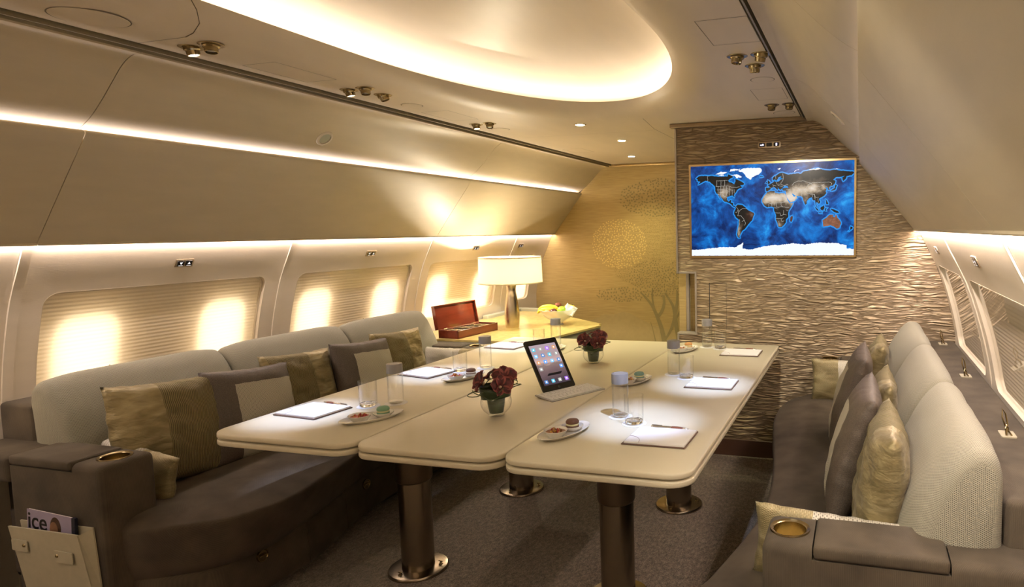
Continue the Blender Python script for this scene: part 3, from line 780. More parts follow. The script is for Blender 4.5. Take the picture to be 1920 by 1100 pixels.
# outlines lon,lat ; base tone ; red tone
LAND = [
 ('na', [(-168,66),(-162,70),(-156,71),(-141,70),(-128,70),(-115,68),(-108,68),(-95,68),(-94,72),(-85,69),(-82,66),(-88,64),(-94,60),(-92,57),(-85,55),(-82,53),(-80,52),(-79,55),(-77,58),(-78,62),(-72,61),(-66,58),(-62,56),(-57,52),(-60,50),(-66,50),(-65,47),(-61,46),(-66,44),(-70,43),(-74,40),(-76,36),(-81,31),(-80,26),(-82,28),(-84,30),(-90,29),(-97,27),(-97,22),(-94,18),(-91,19),(-90,21),(-87,21),(-88,16),(-83,15),(-83,10),(-78,9),(-80,7),(-85,10),(-88,13),(-94,16),(-102,18),(-105,20),(-109,25),(-113,31),(-114,29),(-110,23),(-115,28),(-117,33),(-121,35),(-124,40),(-124,48),(-130,54),(-137,59),(-146,61),(-152,59),(-158,56),(-164,54),(-158,59),(-165,61),(-164,64)], 0),
 ('sa', [(-78,8),(-72,12),(-63,11),(-55,6),(-50,1),(-44,-2),(-37,-5),(-35,-8),(-38,-13),(-40,-20),(-45,-24),(-49,-28),(-54,-34),(-58,-38),(-63,-41),(-66,-46),(-69,-51),(-68,-55),(-73,-53),(-75,-47),(-73,-38),(-71,-30),(-70,-19),(-76,-14),(-81,-6),(-80,-1),(-77,4)], 0),
 ('af', [(-17,15),(-17,21),(-13,27),(-9,31),(-6,35),(3,37),(10,37),(11,33),(20,31),(24,32),(32,31),(35,27),(38,19),(43,12),(51,12),(47,5),(41,-2),(40,-9),(40,-15),(35,-20),(35,-25),(31,-30),(26,-34),(19,-34),(17,-29),(13,-20),(13,-10),(9,-2),(9,4),(3,6),(-6,5),(-12,8)], 0),
 ('eu', [(-9,37),(-9,43),(-2,43),(-1,46),(-5,48),(2,51),(8,54),(9,57),(11,54),(20,55),(23,58),(30,60),(23,60),(25,65),(18,62),(18,60),(14,56),(11,59),(6,58),(6,62),(13,66),(20,70),(28,71),(40,67),(45,68),(60,69),(68,68),(73,72),(82,73),(95,76),(104,77),(113,74),(130,72),(140,73),(160,70),(170,69),(179,68),(179,65),(175,62),(164,60),(163,56),(157,51),(155,58),(160,61),(150,59),(142,59),(136,54),(141,52),(140,48),(135,43),(130,42),(127,39),(129,35),(126,35),(124,40),(118,39),(122,37),(120,33),(122,30),(117,24),(110,21),(106,19),(109,13),(106,9),(101,13),(100,9),(103,2),(99,8),(98,16),(94,16),(91,22),(87,21),(80,15),(80,10),(77,8),(73,16),(72,21),(67,25),(58,25),(54,27),(50,30),(48,30),(51,26),(52,24),(56,26),(60,22),(55,17),(45,13),(42,17),(38,22),(35,28),(35,36),(28,37),(27,41),(35,42),(41,41),(38,46),(31,46),(28,42),(23,38),(20,40),(14,45),(18,41),(16,38),(10,44),(4,43),(0,39),(-5,36)], 0),
 ('au', [(114,-22),(122,-18),(126,-14),(131,-12),(136,-12),(136,-16),(140,-17),(142,-11),(146,-19),(150,-23),(153,-28),(150,-37),(144,-39),(138,-35),(131,-32),(124,-34),(116,-35),(115,-31)], 1),
 ('mg', [(44,-16),(49,-12),(50,-16),(47,-25),(44,-23)], .5), ('uk', [(-5,50),(1,52),(-2,56),(-5,58),(-5,54)], 0), ('ie', [(-10,52),(-6,52),(-7,55)], 0),
 ('jp', [(131,32),(136,34),(141,36),(142,40),(144,43),(141,45),(139,38),(133,35)], 0), ('bo', [(109,1),(113,4),(117,7),(118,2),(115,-4),(110,-2)], 0),
 ('su', [(96,5),(104,-1),(106,-6),(101,-2)], 0), ('jv', [(105,-7),(114,-8),(114,-9),(106,-8)], 0), ('sl', [(120,1),(125,1),(121,-1),(122,-5),(119,-4)], 0),
 ('ng', [(131,-1),(138,-2),(147,-6),(150,-10),(143,-9),(138,-7)], 0), ('nz', [(173,-35),(178,-38),(174,-41),(167,-46),(172,-43)], 0), ('ph', [(120,18),(122,16),(126,8),(122,8)], 0), ('is', [(-22,64),(-14,65),(-16,66),(-22,66)], 0)]
ICE = [[(-73,78),(-60,82),(-35,83),(-20,81),(-18,76),(-24,70),(-38,65),(-44,60),(-52,65),(-55,70),(-62,76)],
 [(-180,-78),(-150,-77),(-130,-74),(-100,-73),(-78,-73),(-68,-68),(-60,-63),(-62,-70),(-62,-76),(-40,-78),(-20,-73),(0,-70),(25,-69),(50,-66),(75,-69),(95,-66),(120,-66),(145,-67),(165,-71),(165,-77),(179.9,-78),(179.9,-90),(-180,-90)],
 [(-124,73),(-105,73),(-95,76),(-110,78)], [(-90,77),(-75,79),(-65,82),(-88,82)], [(-88,70),(-72,71),(-62,66),(-75,64),(-80,69)], [(-117,70),(-104,69),(-104,72)], [(16,79),(24,80),(20,77)], [(53,71),(56,75),(66,77),(58,75)], [(85,75),(105,77.5),(112,75.5),(100,74)], [(138,75),(150,76),(145,74)]]
def fill(bm, pts, y, mi=0):
    ring = [bm.verts.new((x, y, z)) for x, z in pts]; es = [bm.edges.new((ring[i], ring[(i+1) % len(ring)])) for i in range(len(ring))]
    r = bmesh.ops.triangle_fill(bm, use_beauty=True, use_dissolve=False, edges=es, normal=(0, -1, 0))
    for g in r['geom']:
        if isinstance(g, bmesh.types.BMFace): g.material_index = mi
def rough(pts, amp, seed):
    r_ = random.Random(seed); out = []
    for a, b in zip(pts, pts[1:]+pts[:1]):
        n_ = max(1, int(sqrt((a[0]-b[0])**2+(a[1]-b[1])**2)/2.2))
        for k in range(n_):
            t_ = k/n_; j = amp if 0 < k else 0
            out.append((max(-180, min(180, a[0]+(b[0]-a[0])*t_+r_.uniform(-j, j))), max(-90, min(89, a[1]+(b[1]-a[1])*t_+r_.uniform(-j, j)))))
    return out
bm = BM()
for k, (nm, P_, rd_) in enumerate(LAND):
    if nm in ('bo', 'su', 'jv', 'sl', 'ng', 'ph', 'is', 'uk', 'ie', 'jp', 'mg', 'nz'): continue
    cx = sum(p[0] for p in P_)/len(P_); cy = sum(p[1] for p in P_)/len(P_)
for k, (nm, P_, rd_) in enumerate(LAND):
    Q = rough(P_, .5, k); n = len(Q); out = []
    area2 = sum(P_[i][0]*P_[(i+1) % len(P_)][1]-P_[(i+1) % len(P_)][0]*P_[i][1] for i in range(len(P_)))
    sg = -1 if area2 > 0 else 1
    for i in range(n):          # pale shallow sea around the coast: a band of quads
        a = Vector(Q[i-1]); b = Vector(Q[(i+1) % n]); d = (b-a)
        if d.length == 0: d = Vector((1, 0))
        d.normalize(); out.append((max(-179, min(179.5, Q[i][0]-sg*d.y*2.4)), Q[i][1]+sg*d.x*2.4))
    ring = [(LL(*p)) for p in Q]; ro = [(LL(*p)) for p in out]
    for i in range(n):
        j = (i+1) % n
        try: bm.faces.new([bm.verts.new((x, -.0084-.00002*k, z)) for x, z in (ring[i], ring[j], ro[j], ro[i])])
        except ValueError: pass
mapparts = [(mkraw('shallow_sea', bm, 'map_shelf', None, False), 1)]
def dist_in(lon, lat): return 0
bm = BM()
for k, (nm, P_, rd_) in enumerate(LAND): fill(bm, [LL(*p) for p in rough(P_, .5, k)], -.0092-.00002*k)
bmesh.ops.triangulate(bm, faces=bm.faces[:]); bmesh.ops.subdivide_edges(bm, edges=[e for e in bm.edges if e.calc_length() > .02], cuts=2, use_grid_fill=False)
bmesh.ops.triangulate(bm, faces=bm.faces[:])
me = bpy.data.meshes.new('land'); bm.to_mesh(me); bm.free(); me.materials.append(MATS['map_land'])
ca = me.color_attributes.new('land', 'FLOAT_COLOR', 'POINT')
def gauss(lon, lat, cx, cy, rx, ry): return math.exp(-((lon-cx)/rx)**2-((lat-cy)/ry)**2)
for i, v in enumerate(me.vertices):
    lon = v.co.x/TW*360; lat = v.co.z/TH*180
    d = .08+.95*gauss(lon, lat, 8, 22, 34, 12)+.8*gauss(lon, lat, 50, 24, 16, 12)+.65*gauss(lon, lat, 75, 42, 32, 9)+.7*gauss(lon, lat, 105, 40, 22, 9)+.6*gauss(lon, lat, -106, 33, 13, 12)+.45*gauss(lon, lat, 20, -28, 10, 9)+.4*gauss(lon, lat, 77, 20, 9, 10)+.5*gauss(lon, lat, -70, -40, 6, 18)+.35*gauss(lon, lat, -95, 45, 14, 8)+.3*gauss(lon, lat, 47, 6, 8, 8)+.35*gauss(lon, lat, -40, -9, 6, 6)
    if lon > 100 and lat < -10 and lon < 165: d = .45
    red = .85 if (112 < lon < 155 and lat < -10.5) else (.35 if 42 < lon < 51 and lat < -10 else .25*gauss(lon, lat, -42, -10, 8, 10))
    ca.data[i].color = (min(1, d), red, 0, 1)
ob = bpy.data.objects.new('land', me); C.objects.link(ob); mapparts.append((ob, 2))
bm = BM()
for k, P_ in enumerate(ICE): fill(bm, [LL(*p) for p in rough(P_, .9, 50+k)], -.0096-.00002*k)
mapparts.append((mkraw('ice', bm, 'map_ice', None, False), 3))
BORD = [[(-123,49),(-95,49),(-83,46),(-75,45),(-68,47)],[(-117,32.5),(-106,31.5),(-97,26)],[(-141,70),(-141,60)],[(-120,49),(-120,60),(-110,60),(-102,60),(-95,60)],[(-110,60),(-110,49)],[(-102,60),(-102,49)],[(-117,49),(-117,32)],[(-111,49),(-111,31)],[(-104,49),(-104,30)],[(-97,49),(-97,27)],[(-91,47),(-91,30)],[(-120,42),(-104,42)],[(-114,37),(-90,37)],[(-104,45),(-90,45)],[(-104,41),(-82,41)],[(-85,42),(-85,31)],[(-80,42),(-80,34)],
 [(-77,8),(-72,2),(-70,-4),(-73,-10),(-69,-11),(-65,-11),(-60,-16),(-58,-20),(-55,-26),(-57,-30)],[(-70,-4),(-67,1),(-60,4),(-52,3)],[(-69,-18),(-68,-24),(-70,-33),(-72,-45),(-70,-52)],[(-79,-3),(-75,-5),(-72,1)],[(-63,-22),(-58,-20)],
 [(-17,15),(-5,15),(0,12),(14,13),(24,13),(35,15),(38,18)],[(-8,27),(2,21),(12,23),(24,20),(34,22)],[(25,31),(25,21)],[(10,33),(10,24)],[(14,13),(15,5),(28,5),(35,4),(42,4)],[(9,4),(16,3)],[(30,-1),(30,-10),(36,-11)],[(12,-6),(22,-7),(24,-12),(30,-10)],[(13,-17),(25,-18),(30,-16)],[(20,-22),(20,-30)],[(25,-18),(26,-24),(31,-22)],[(4,6),(3,12)],[(-3,5),(-3,11)],[(24,13),(24,8),(28,5)],[(36,-2),(40,-3)],
 [(28,70),(29,60),(28,56),(24,52),(24,49),(30,46),(38,49),(40,47)],[(14,54),(15,50),(22,49)],[(6,50),(8,47),(7,44)],[(-2,43),(3,42)],[(13,66),(13,60)],[(17,48),(22,46),(28,44)],[(9,47),(14,46)],[(48,46),(52,51),(61,54),(75,54),(83,51),(87,49),(97,50),(110,50),(118,50),(127,50),(133,48),(131,43)],[(52,41),(60,42),(67,37),(75,37),(80,42),(87,49)],[(44,38),(45,32),(48,30)],[(61,35),(61,25)],[(75,37),(79,31),(88,28),(97,28),(99,22),(106,22)],[(70,37),(70,28),(68,24)],[(92,27),(92,22)],[(97,28),(98,18)],[(103,20),(105,12)],[(88,49),(95,43),(110,43),(118,47)],[(38,32),(50,24)],[(35,32),(45,29)],[(35,38),(45,38)]]
bm = BM()
for k, P_ in enumerate(BORD):
    r_ = random.Random(k); Q = []
    for a, b in zip(P_, P_[1:]):
        n_ = max(1, int(sqrt((a[0]-b[0])**2+(a[1]-b[1])**2)/3))
        for q in range(n_): Q.append((a[0]+(b[0]-a[0])*q/n_+r_.uniform(-.6, .6), a[1]+(b[1]-a[1])*q/n_+r_.uniform(-.6, .6)))
    Q.append(P_[-1])
    for a, b in zip(Q, Q[1:]):
        A = Vector(LL(*a)); B = Vector(LL(*b)); d = (B-A)
        if d.length < 1e-6: continue
        d.normalize(); nn = Vector((-d.y, d.x))*.00075
        bm.faces.new([bm.verts.new((p.x, -.0100, p.y)) for p in (A-nn, B-nn, B+nn, A+nn)])
mapparts.append((mkraw('border_line', bm, 'map_line', None, False), 4))
scr.data.color_attributes.new('land', 'FLOAT_COLOR', 'POINT')
bm = BM(); bm.from_mesh(scr.data)
for ob, mi in mapparts:
    n0 = len(bm.faces); bm.from_mesh(ob.data); bm.faces.ensure_lookup_table()
    for f in bm.faces[n0:]: f.material_index = mi
    d_ = ob.data; bpy.data.objects.remove(ob); bpy.data.meshes.remove(d_)
bm.to_mesh(scr.data); bm.free()
for mm in ('map_shelf', 'map_land', 'map_ice', 'map_line'): scr.data.materials.append(MATS[mm])

# ------------------------------------------------------------------ ceiling fittings
def rimspot(x, y, lit, aim, label, group):
    t = empty('ceiling_spotlight', (x, y, ZC), label, 'ceiling light', group)
    bm = BM(); lathe(bm, [(.026, .004), (.027, -.0015), (.036, -.003), (.040, -.001), (.040, .001)], 28); mk('ring', bm, 'brass', t)
    d = (Vector(aim)-Vector((x, y, ZC))).normalized(); q = d.to_track_quat('-Z', 'Y').to_matrix().to_4x4()
    Mx = q
    bm = BM(); lathe(bm, [(.027, .012), (.026, -.008), (.021, -.012), (.020, -.026), (.0175, -.028), (.0165, -.020), (0, -.020)], 24)
    bmesh.ops.transform(bm, matrix=Mx, verts=bm.verts); mk('gimbal', bm, 'brass', t)
    bm = BM(); lathe(bm, [(0, -.0235), (.0155, -.0235), (.0160, -.0215)], 20); bmesh.ops.transform(bm, matrix=Mx, verts=bm.verts)
    mk('lens', bm, 'bulb_white' if lit else 'black_gloss', t)
    return t
G_ = 'swivelling brass spotlights in the ceiling'
for (x, y, lit, aim, lb) in [
    (-.887, 1.772, 1, (-.74, 2.0, .73), 'lit swivel spotlight in the ceiling edge, nearest on the left'),
    (-.795, 1.768, 0, (-.6, 1.6, .7), 'unlit brass swivel spotlight beside the nearest lit one on the left'),
    (-.887, 2.492, 1, (-.66, 2.74, .73), 'lit swivel spotlight second along the left ceiling edge'),
    (-.797, 2.488, 0, (-.6, 2.4, .7), 'unlit brass swivel spotlight right beside the second lit one on the left'),
    (-.821, 2.629, 0, (-.3, 2.9, .7), 'unlit swivel spotlight just beyond the middle left pair'),
    (-.89, 3.506, 1, (-.70, 3.52, .73), 'lit swivel spotlight farthest along the left ceiling edge'),
    (-.796, 3.50, 0, (-.6, 3.3, .7), 'unlit brass swivel spotlight beside the farthest lit one on the left'),
    (.886, 2.495, 0, (.7, 2.4, .7), 'unlit swivel spotlight on the left of the right ceiling trio'),
    (.977, 2.493, 1, (.68, 2.80, .73), 'lit swivel spotlight of the trio in the right ceiling'),
    (.928, 2.656, 0, (.9, 2.9, .7), 'unlit swivel spotlight at the front of the right ceiling trio'),
    (.885, 3.506, 0, (.8, 3.4, .7), 'left of the two unlit spotlights above the wall screen'),
    (.977, 3.508, 0, (.9, 3.4, .7), 'right of the two unlit spotlights above the wall screen'),
    (.977, 1.77, 1, (.56, 2.20, .73), 'lit swivel spotlight in the right ceiling above the near armrest')]:
    rimspot(x, y, lit, aim, lb, G_)
for (x, y), lb in zip(((-.314, 3.73), (-.32, 4.47), (-.59, 5.43)), ('nearest of the three yellowish recessed downlights', 'middle one of the three yellowish recessed downlights', 'farthest downlight, closest to the golden tree wall')):
    t_ = empty('downlight', (x, y, ZC), lb, 'ceiling light', 'recessed downlights before the golden wall')
    bm = BM(); lathe(bm, [(.028, .002), (.030, -.004), (.036, -.004), (.038, .0)], 28); mk('ring', bm, 'gold_trim', t_)
    bm = BM(); lathe(bm, [(0, -.003), (.027, -.003), (.028, -.001)], 24); mk('lens', bm, 'bulb_warm', t_)
for x, y, r, lb in ((-.865, 1.45, .095, 'large round speaker cover in the near left ceiling'), (-.86, 2.885, .052, 'round ceiling cover in the middle of the left side'), (-.853, 3.72, .055, 'round ceiling cover farthest on the left side'), (.922, 2.91, .052, 'round ceiling cover behind the right spotlight trio'), (.922, 3.76, .06, 'round ceiling cover just above the wall screen')):
    t_ = empty('speaker_cover', (x, y, ZC), lb, 'ceiling cover', 'round covers in the ceiling')
    bm = BM(); lathe(bm, [(0, -.0015), (r-.003, -.0015), (r-.002, -.0005), (r-.002, .001)], 40); mk('disc', bm, 'ceiling_paint', t_)
    bm = BM(); lathe(bm, [(r-.002, -.0004), (r+.0015, -.0004)], 40); mk('shadow_gap', bm, 'groove', t_)
for s, y, lb in ((-1, 2.705, 'oval air vent ring in the left overhead panel'), (1, 3.0, 'oval air vent ring in the right overhead panel')):
    c = Vector((s*1.24, y, 1.905)); nrm = Vector((-s*.72, 0, -.69)).normalized(); q = nrm.to_track_quat('Z', 'Y').to_matrix().to_4x4()
    t_ = empty('air_vent', c, lb, 'air vent', 'air vents in the overhead panels')
    bm = BM(); lathe(bm, [(.030, -.004), (.031, .004), (.038, .0045), (.043, .001), (.044, -.003)], 32); bmesh.ops.transform(bm, matrix=q, verts=bm.verts); mk('ring', bm, 'panel_light', t_)
    bm = BM(); lathe(bm, [(0, .001), (.022, .002), (.030, -.001)], 32); bmesh.ops.transform(bm, matrix=q, verts=bm.verts); mk('flap', bm, 'console_side', t_)

# ------------------------------------------------------------------ sofas
def interp(tab, y):
    for (ya, xa), (yb_, xb) in zip(tab, tab[1:]):
        if ya <= y <= yb_:
            t_ = (y-ya)/(yb_-ya); return xa+(xb-xa)*t_
    return tab[0][1] if y < tab[0][0] else tab[-1][1]
def smooth_tab(tab):
    P_ = spline([(a, b, 0) for a, b in tab], 8); return [(p.x, p.y) for p in P_]
FRONT = {-1: smooth_tab([(1.56, 1.09), (1.60, .985), (1.66, .885), (1.74, .80), (1.92, .755), (2.25, .83), (2.6, .93), (3.0, .965), (3.4, .925), (3.72, .95), (3.86, 1.02), (3.90, 1.08)]),
         1: smooth_tab([(1.56, 1.02), (1.60, .94), (1.66, .905), (1.75, .935), (2.07, 1.0), (2.32, 1.02), (2.65, 1.0), (3.0, .953), (3.4, .912), (3.7, .935), (3.85, 1.01), (3.91, 1.10)])}
def seat_mesh(s):
    tab = FRONT[s]; y0, y1 = 1.565, 3.905; ny = 90
    prof = [(.17, .20), (.10, .225), (.055, .27), (.03, .33), (.008, .385), (-.004, .415), (.0, .424), (.008, .429), (.018, .430), (.05, .440), (.12, .452), (.22, .458), (.36, .455), (.50, .448), (.62, .44)]
    bm = BM(); rows = []
    for k in range(ny+1):
        y = y0+(y1-y0)*k/ny; fx = interp(tab, y); row = []
        e = min(y-y0, y1-y)
        lift = -.012*max(0, 1-e/.05)
        for dx, z in prof:
            x = min(fx+dx, 1.66)
            zz_ = z+(lift if z > .4 else 0)
            # soft upholstery undulation
            if z > .435: zz_ += .006*mnoise.noise(Vector((x*3, y*2.2, s*3)))
            row.append(bm.verts.new((s*x, y, zz_)))
        for z in (.44, .20): row.append(bm.verts.new((s*1.66, y, z)))
        rows.append(row)
    m = len(rows[0])
    for a, b in zip(rows, rows[1:]):
        for i in range(m): bm.faces.new((a[i], a[(i+1) % m], b[(i+1) % m], b[i]))
    bm.faces.new(rows[0]); bm.faces.new(rows[-1])
    return bm
def base_mesh(s, ya, yb_):
    tab = FRONT[s]; bm = BM(); n = max(2, int((yb_-ya)/.04)); rows = []
    for k in range(n+1):
        y = ya+(yb_-ya)*k/n; fx = interp(tab, y)
        fx = max(fx, .80)
        rows.append([bm.verts.new((s*(fx+dx), y, z)) for dx, z in ((.098, .225), (.092, .215), (.085, .055), (.09, .045))]+[bm.verts.new((s*(fx+.14), y, .045)), bm.verts.new((s*(fx+.14), y, .225))])
    for a, b in zip(rows, rows[1:]):
        for i in range(6): bm.faces.new((a[i], a[(i+1) % 6], b[(i+1) % 6], b[i]))
    bm.faces.new(rows[0]); bm.faces.new(rows[-1]); return bm
def cushion_back(s, ya, yb_):
    """leaning back cushion with a domed front, uv in metres"""
    nu, nv = 26, 26; bm = BM(); uvl = bm.loops.layers.uv.new('UVMap')
    front = [(1.43, .445), (1.435, .52), (1.455, .62), (1.485, .72), (1.52, .80), (1.555, .86), (1.59, .895), (1.62, .905), (1.652, .895), (1.668, .86), (1.672, .80), (1.672, .62), (1.67, .445)]
    P_ = spline([(x, z, 0) for x, z in front], 4); L_ = [0]
    for a, b in zip(P_, P_[1:]): L_.append(L_[-1]+(b-a).length)
    rows = []; n = len(P_)
    yc = (ya+yb_)/2; hw = (yb_-ya)/2; rr_ = .030
    stations = []
    for k in range(7): th = pi/2*(1-k/6); stations.append((-hw+rr_*(1-sin(th)), rr_*(1-cos(th))))
    for k in range(1, 20): stations.append((-hw+rr_+(2*hw-2*rr_)*k/20, 0))
    for k in range(7): th = pi/2*k/6; stations.append((hw-rr_*(1-sin(th)), rr_*(1-cos(th))))
    for yo, ins in stations:
        u = yo/hw; row = []; edge = max(0, abs(u)-.55)/.45
        for i, p in enumerate(P_):
            x = p.x; z = p.y
            d = Vector((1.575-x, .66-z)); L2 = d.length
            x += d.x/L2*ins; z += d.y/L2*ins
            x += .014*edge**2*max(0, min(1, (1.66-x)/.10))
            z -= .020*edge**2*max(0, (z-.5)/.4)
            x -= .016*(1-u*u)*max(0, sin(pi*min(1, L_[i]/.42)))
            y = yc+yo
            x += .003*mnoise.noise(Vector((y*9, z*14, s)))
            row.append((bm.verts.new((s*x, y, z)), (y+(ins if yo > 0 else -ins), L_[i])))
        rows.append(row)
    def F_(q):
        f = bm.faces.new([a for a, b in q]); f.smooth = True
        for lp, (a, b) in zip(f.loops, q): lp[uvl].uv = b
    for a, b in zip(rows, rows[1:]):
        for i in range(n-1): F_((a[i], a[i+1], b[i+1], b[i]))
    for row, sg in ((rows[0], -1), (rows[-1], 1)):          # nearly flat end caps
        prev = [v_ for v_, _ in row]; c0 = Vector((s*1.56, row[0][0].co.y, .452))
        for q in (.82, .6, .35, .12):
            cur = [bm.verts.new(c0+(v_.co-c0)*q+Vector((0, sg*.012*(1-q*q), 0))) for v_, _ in row]
            for i in range(n-1):
                f = bm.faces.new((prev[i], prev[i+1], cur[i+1], cur[i])); f.smooth = True
                for lp, v_ in zip(f.loops, (prev[i], prev[i+1], cur[i+1], cur[i])): lp[uvl].uv = (abs(v_.co.x), v_.co.z)
            prev = cur
        f = bm.faces.new(prev); f.smooth = True
        for lp, v_ in zip(f.loops, prev): lp[uvl].uv = (abs(v_.co.x), v_.co.z)
    return bm
def armrest(s, ya, yb_, xin, xout, parent, near):
    bm = BM(); x0, x1 = sorted((s*xin, s*xout)); box(bm, x0, ya, .04, x1, yb_, .66, .022, 4)
    a = mk('armrest', bm, 'sofa_fabric', parent)
    cxp = s*1.175; cyp = (ya+yb_)/2+.005
    c1 = BM(); lathe(c1, [(0, .60), (.043, .60), (.043, .70), (0, .70)], 40, cxp, cyp); c1 = mk('c', c1, 'sofa_fabric')
    lx0, lx1 = sorted((s*1.238, s*1.545)); c2 = BM(); box(c2, lx0-.002, ya-.02, .632, lx1+.002, yb_-.012, .70); c2 = mk('c', c2, 'sofa_fabric')
    cut(a, [c1, c2])
    bm = BM(); box(bm, lx0+.001, ya-.004, .634, lx1-.001, yb_-.015, .6685, .010, 3); mk('armrest_lid', bm, 'sofa_fabric', a)
    bm = BM(); lathe(bm, [(.0435, .61), (.0435, .662), (.050, .664), (.051, .661), (.051, .659)], 40, cxp, cyp); lathe(bm, [(.0435, .662), (.041, .66), (.0405, .617), (0, .617)], 40, cxp, cyp)
    cp_ = mk('cup_holder', bm, 'brass', a)
    bm = BM(); lathe(bm, [(.0395, .6185), (.039, .622), (0, .622)], 36, cxp, cyp); mk('holder_mat', bm, 'console_yellow', cp_)
    return a
def sofa(s):
    side = 'left' if s < 0 else 'right'
    root = empty('sofa', (s*1.3, 2.75, 0), 'long taupe built-in sofa with pale mesh back cushions along the %s wall' % ('brightly lit left' if s < 0 else 'right'), 'sofa', 'long sofas facing each other across the table')
    ob = []
    ob.append(mk('seat', seat_mesh(s), 'sofa_fabric_seat', angle=60))
    cuts = [1.585, 2.12, 2.42, 2.88, 3.36, 3.88] if s < 0 else [1.62, 2.2, 2.78, 3.36, 3.88]
    for a, b in zip(cuts, cuts[1:]):
        p_ = mk('drawer_front', base_mesh(s, a+.0015, b-.0015), 'sofa_fabric', angle=50); ob.append(p_)
        if s < 0 and a in (1.585, 2.42):
            y = 1.90 if a == 1.585 else 2.60; fx = max(interp(FRONT[s], y), .80)+.088
            bm = BM(); lathe(bm, [(.0, .002), (.019, .004), (.021, .007), (.024, .007), (.026, .001)], 24); bmesh.ops.transform(bm, matrix=Matrix.Translation((s*fx, y, .19)) @ Matrix.Rotation(pi/2, 4, 'Y'), verts=bm.verts)
            box(bm, s*fx+.002, y-.017, .187, s*fx+.012, y+.017, .193, .002, 1)
            mk('pull_ring', bm, 'brass', p_)
    bm = BM(); x0, x1 = sorted((s*1.10, s*1.64)); box(bm, x0, 1.60, .0, x1, 3.88, .195, .01, 2); ob.append(mk('plinth', bm, 'black_soft'))
    bm = BM(); x0, x1 = sorted((s*1.676, s*1.862)); box(bm, x0, 1.665 if s < 0 else 1.63, .10, x1, 3.925, .80 if s < 0 else .775, .018, 3); ob.append(mk('back_frame', bm, 'sofa_fabric'))
    for a, b in ((1.655 if s < 0 else 1.615, 2.38), (2.38, 3.13), (3.13, 3.87)):
        cb = cushion_back(s, a+.004, b-.004); bmesh.ops.recalc_face_normals(cb, faces=cb.faces[:]); ob.append(mkraw('back_cushion', cb, 'mesh_fabric'))
    for o in ob: o.parent = root; o.matrix_parent_inverse = root.matrix_world.inverted() if False else Matrix.Translation((-s*1.3, -2.75, 0))
    for ya, yb_, near in ((1.515, 1.695, 1), (3.76 if s < 0 else 3.79, 3.94, 0)):
        a = armrest(s, ya, yb_, 1.105 if s < 0 else 1.115, 1.56 if (s < 0 and near) else 1.86, None, near)
        a.parent = root; a.matrix_parent_inverse = Matrix.Translation((-s*1.3, -2.75, 0))
        if s < 0 and near:      # the arm's top reaches on to the cabin wall
            bm = BM(); box(bm, -1.86, 1.515, .56, -1.56, 1.695, .66, .02, 3); e_ = mk('armrest_end', bm, 'sofa_fabric'); e_.parent = a
    # seat belt anchors on the ledge
    for y in (2.16, 2.99, 3.80) if s > 0 else (2.0, 2.8, 3.5):
        bm = BM(); poly_prism(bm, rrect(s*1.785-.022, y-.034, s*1.785+.022, y+.034, .006, 3), 'z', .774 if s > 0 else .799, .779 if s > 0 else .804)
        p_ = mk('belt_plate', bm, 'cream_leather', None, smooth=False); p_.parent = root; p_.matrix_parent_inverse = Matrix.Translation((-s*1.3, -2.75, 0))
        bm = BM(); x = s*1.785
        tube(bm, [(x-.006, y-.018, .779), (x-.008, y-.016, .800), (x-.004, y-.002, .806), (x+.004, y+.016, .795), (x+.006, y+.02, .779)], .0032, 8)
        tube(bm, [(x-.006, y+.004, .802), (x-.014, y+.010, .83), (x-.012, y+.020, .852), (x-.004, y+.012, .838), (x, y-.002, .806)], .0026, 8)
        tube(bm, [(x+.008, y-.020, .781), (x+.008, y+.022, .781)], .003, 8)
        bmesh.ops.translate(bm, vec=(0, 0, 0 if s > 0 else .025), verts=bm.verts); mk('belt_buckle', bm, 'brass', p_)
    return root
sofaL = sofa(-1); sofaR = sofa(1)

# magazine pocket on the left sofa's end, and the magazine standing in it
pk = bpy.data.objects.new('literature_pocket', None); C.objects.link(pk); pk.parent = sofaL; pk.location = (0, 0, 0); pk.matrix_parent_inverse = Matrix.Translation((1.3, -2.75, 0))
YF = 1.515
bpy.data.objects.remove(pk)
bm = BM()
A_ = [(-1.508, 1.474, .432), (-1.172, 1.474, .436), (-1.142, 1.484, .25), (-1.145, 1.494, .10), (-1.455, 1.494, .10), (-1.470, 1.484, .232)]
def slab(bm, P_, off):
    a = [bm.verts.new(p) for p in P_]; b = [bm.verts.new((p[0], p[1]+off, p[2])) for p in P_]
    bm.faces.new(a); bm.faces.new(b[::-1])
    for i in range(len(a)):
        j = (i+1) % len(a); bm.faces.new((a[i], a[j], b[j], b[i]))
slab(bm, A_, .006)
pock = mk('literature_pocket', bm, 'cream_leather', smooth=False); pock.parent = sofaL; pock.matrix_parent_inverse = Matrix.Translation((1.3, -2.75, 0)); pock['label'] = 'cream leather pocket'
bm = BM(); slab(bm, [(-1.505, YF-.008, .440), (-1.150, YF-.008, .450), (-1.136, YF-.008, .25), (-1.145, YF-.008, .10), (-1.45, YF-.008, .10)], .005); mk('pocket_back', bm, 'cream_leather', pock, smooth=False)
bm = BM()
for P_ in ([(-1.172, 1.478, .434), (-1.152, YF-.008, .446), (-1.136, YF-.008, .25), (-1.142, 1.487, .25)], [(-1.142, 1.487, .25), (-1.136, YF-.008, .25), (-1.145, YF-.008, .10), (-1.145, 1.497, .10)]): bm.faces.new([bm.verts.new(p) for p in P_])
mk('pocket_gusset', bm, 'cream_leather', pock, smooth=False)
